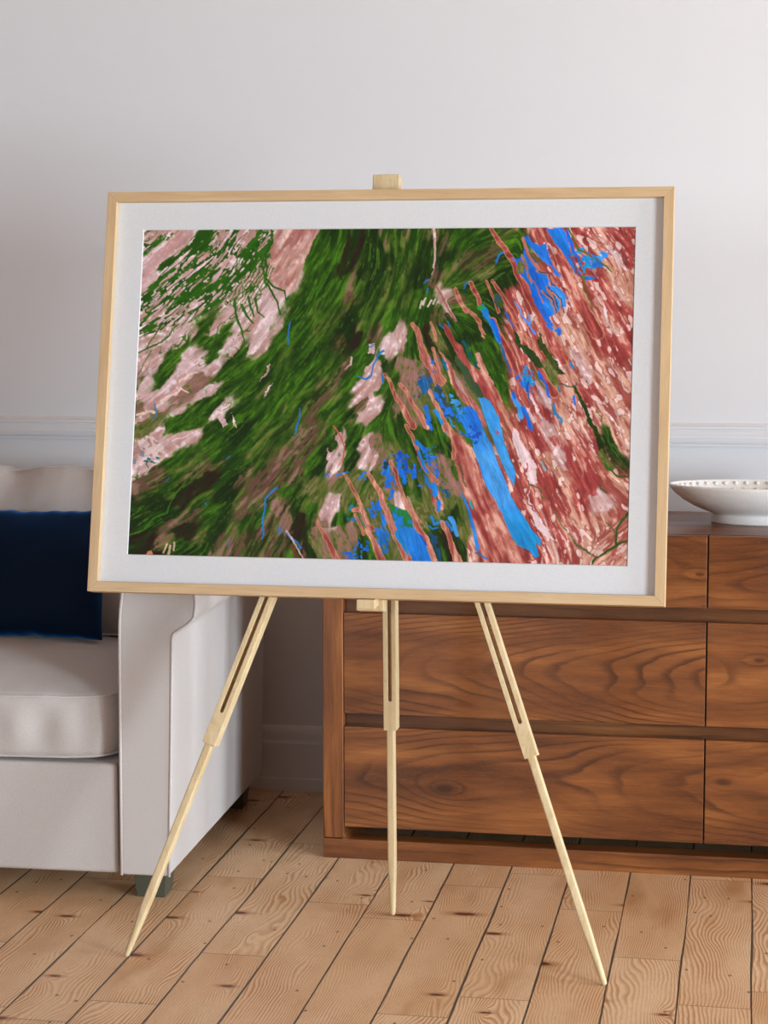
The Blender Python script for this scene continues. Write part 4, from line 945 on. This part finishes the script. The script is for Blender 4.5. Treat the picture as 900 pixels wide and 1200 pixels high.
    blobs(446,600,11,20,-20,BL,.09,631,5); blobs(446,632,10,14,-20,BL,.08,632,5); blobs(425,642,12,12,-35,BL,.01,633,4); blobs(450,640,5,18,-10,mix(BL, S(20,90,110)*one, .3),.2,635,5); blobs(412,650,10,5,0,BL,.06,636,4)
    blobs(418,610,16,8,30,mix(BL, S(20,110,100)*one, .5),-.07,634,4)
    poly([(456,590),(466,596),(480,598),(484,608),(492,622),(500,640),(508,655),(505,659),(484,658),(478,645),(470,630),(462,612)], mix(mix(BL, cyan, .3), S(40,130,50)*one, ss(spots*.6+ (612-PY)/14+1.2*(wx*4), -.2, 1.2)*.9), 1.8, S(50,90,40))
    strip([(433,556),(440,568),(447,578),(452,596),(456,608),(462,622),(470,640),(480,658)], 1.5, 3.6, pk2)
    strip([(404,556),(412,570),(420,584),(424,594)], .8, 1.8, pk2); strip([(415,598),(424,598),(430,612),(437,620),(430,622)], 2.2, 2.2, pk2); strip([(430,622),(438,634),(444,650),(448,660)], 2.0, 4.4, pk2)
    strip([(458,540),(464,554),(466,564),(472,580),(476,590),(486,604),(490,618),(500,632),(510,658)], 1.2, 2.6, pk2)
    line([(478,582),(486,600),(494,612)], S(200,150,124), .7); strip([(416,604),(422,616),(426,626)], .8, .8, pk2); strip([(372,610),(380,625),(388,640),(396,655)], .8, 3.0, pk2)
    line([(466,624),(470,636),(476,650)], cyan, 3.0, 3.4, 1.6); strip([(463,628),(468,640),(476,654)], .6, 2.2, pk2)
    strip([(520,612),(526,628),(532,645),(538,659)], 1.6, 3.6, pk2); line([(505,626),(510,640),(516,655)], S(28,84,150), 1.6, 1.6, 4, .8); line([(490,625),(496,632),(500,640)], S(40,90,190), 1.4, 1, 4)
    line([(530,608),(532,618),(536,626)], lblue, 3.0, 2.4, 2.2); line([(542,580),(549,596),(553,612),(558,630),(560,643)], mix(BL, lblue, .5), 1.2, 2.4, 1.0); line([(557,648),(564,650),(570,656)], S(44,120,200), .9); line([(551,588),(554,596)], S(30,170,180), 1.4, 1, 1)
    line([(336,622),(342,630),(352,648),(358,662)], PK, .8, .8); line([(342,640),(348,652),(352,660)], S(120,66,48), 2.4, 3.2, 2, .8)
    line([(386,560),(384,555),(380,560)], st, .7)
    # fine grain everywhere
    g = (.035*L1b+.03*L2)[..., None]
    img = np.clip(img*(1+g*1.1), 0, 1)**1.14
    lin = np.where(img <= .04045, img/12.92, ((img+.055)/1.055)**2.4)
    return lin

# ------------------------------------------------------------------ the print: a satellite-style picture, coloured point by point
NX, NY = 780, 520
gu, gv = np.meshgrid(np.linspace(0, 1, NX), np.linspace(0, 1, NY))          # v down
src = [(0, 0), (1, 0), (1, 1), (0, 1)]; dst = [(169.8, 270.5), (744.7, 266.6), (734.8, 663.1), (150.7, 649.6)]
Am = []; bv_ = []
for (a, b), (c, d) in zip(src, dst):
    Am += [[a, b, 1, 0, 0, 0, -c*a, -c*b], [0, 0, 0, a, b, 1, -d*a, -d*b]]; bv_ += [c, d]
Hm = np.append(np.linalg.solve(np.array(Am), np.array(bv_)), 1).reshape(3, 3)
den = Hm[2, 0]*gu+Hm[2, 1]*gv+1
PXa = (Hm[0, 0]*gu+Hm[0, 1]*gv+Hm[0, 2])/den; PYa = (Hm[1, 0]*gu+Hm[1, 1]*gv+Hm[1, 2])/den
rgb = art_image(PXa, PYa)
me = bpy.data.meshes.new('print'); nv = NX*NY; nf = (NX-1)*(NY-1)
cov = np.empty((NY, NX, 3), np.float32); cov[..., 0] = AX0+(AX1-AX0)*gu; cov[..., 1] = RC+.0018; cov[..., 2] = AZ1+(AZ0-AZ1)*gv
me.vertices.add(nv); me.vertices.foreach_set('co', cov.ravel())
i0 = (np.arange(NY-1)[:, None]*NX+np.arange(NX-1)[None, :]).ravel()
idx = np.stack([i0, i0+NX, i0+NX+1, i0+1], 1).ravel().astype(np.int32)
me.loops.add(nf*4); me.loops.foreach_set('vertex_index', idx)
me.polygons.add(nf); me.polygons.foreach_set('loop_start', np.arange(0, nf*4, 4, dtype=np.int32))
try: me.polygons.foreach_set('loop_total', np.full(nf, 4, np.int32))
except Exception: pass
me.update(calc_edges=True)
ca = me.color_attributes.new('ink', 'FLOAT_COLOR', 'POINT')
ca.data.foreach_set('color', np.concatenate([rgb, np.ones(rgb.shape[:2]+(1,))], 2).astype(np.float32).ravel())
q = NT('printed_paper'); at = q.n('ShaderNodeAttribute', attribute_name='ink')
me.materials.append(q.fin(at.outputs['Color'], .6, .2))
po = bpy.data.objects.new('print', me); COL.objects.link(po); po.parent = pf
po['label'] = 'satellite-style print of green, pink, rust red and bright blue streaks'
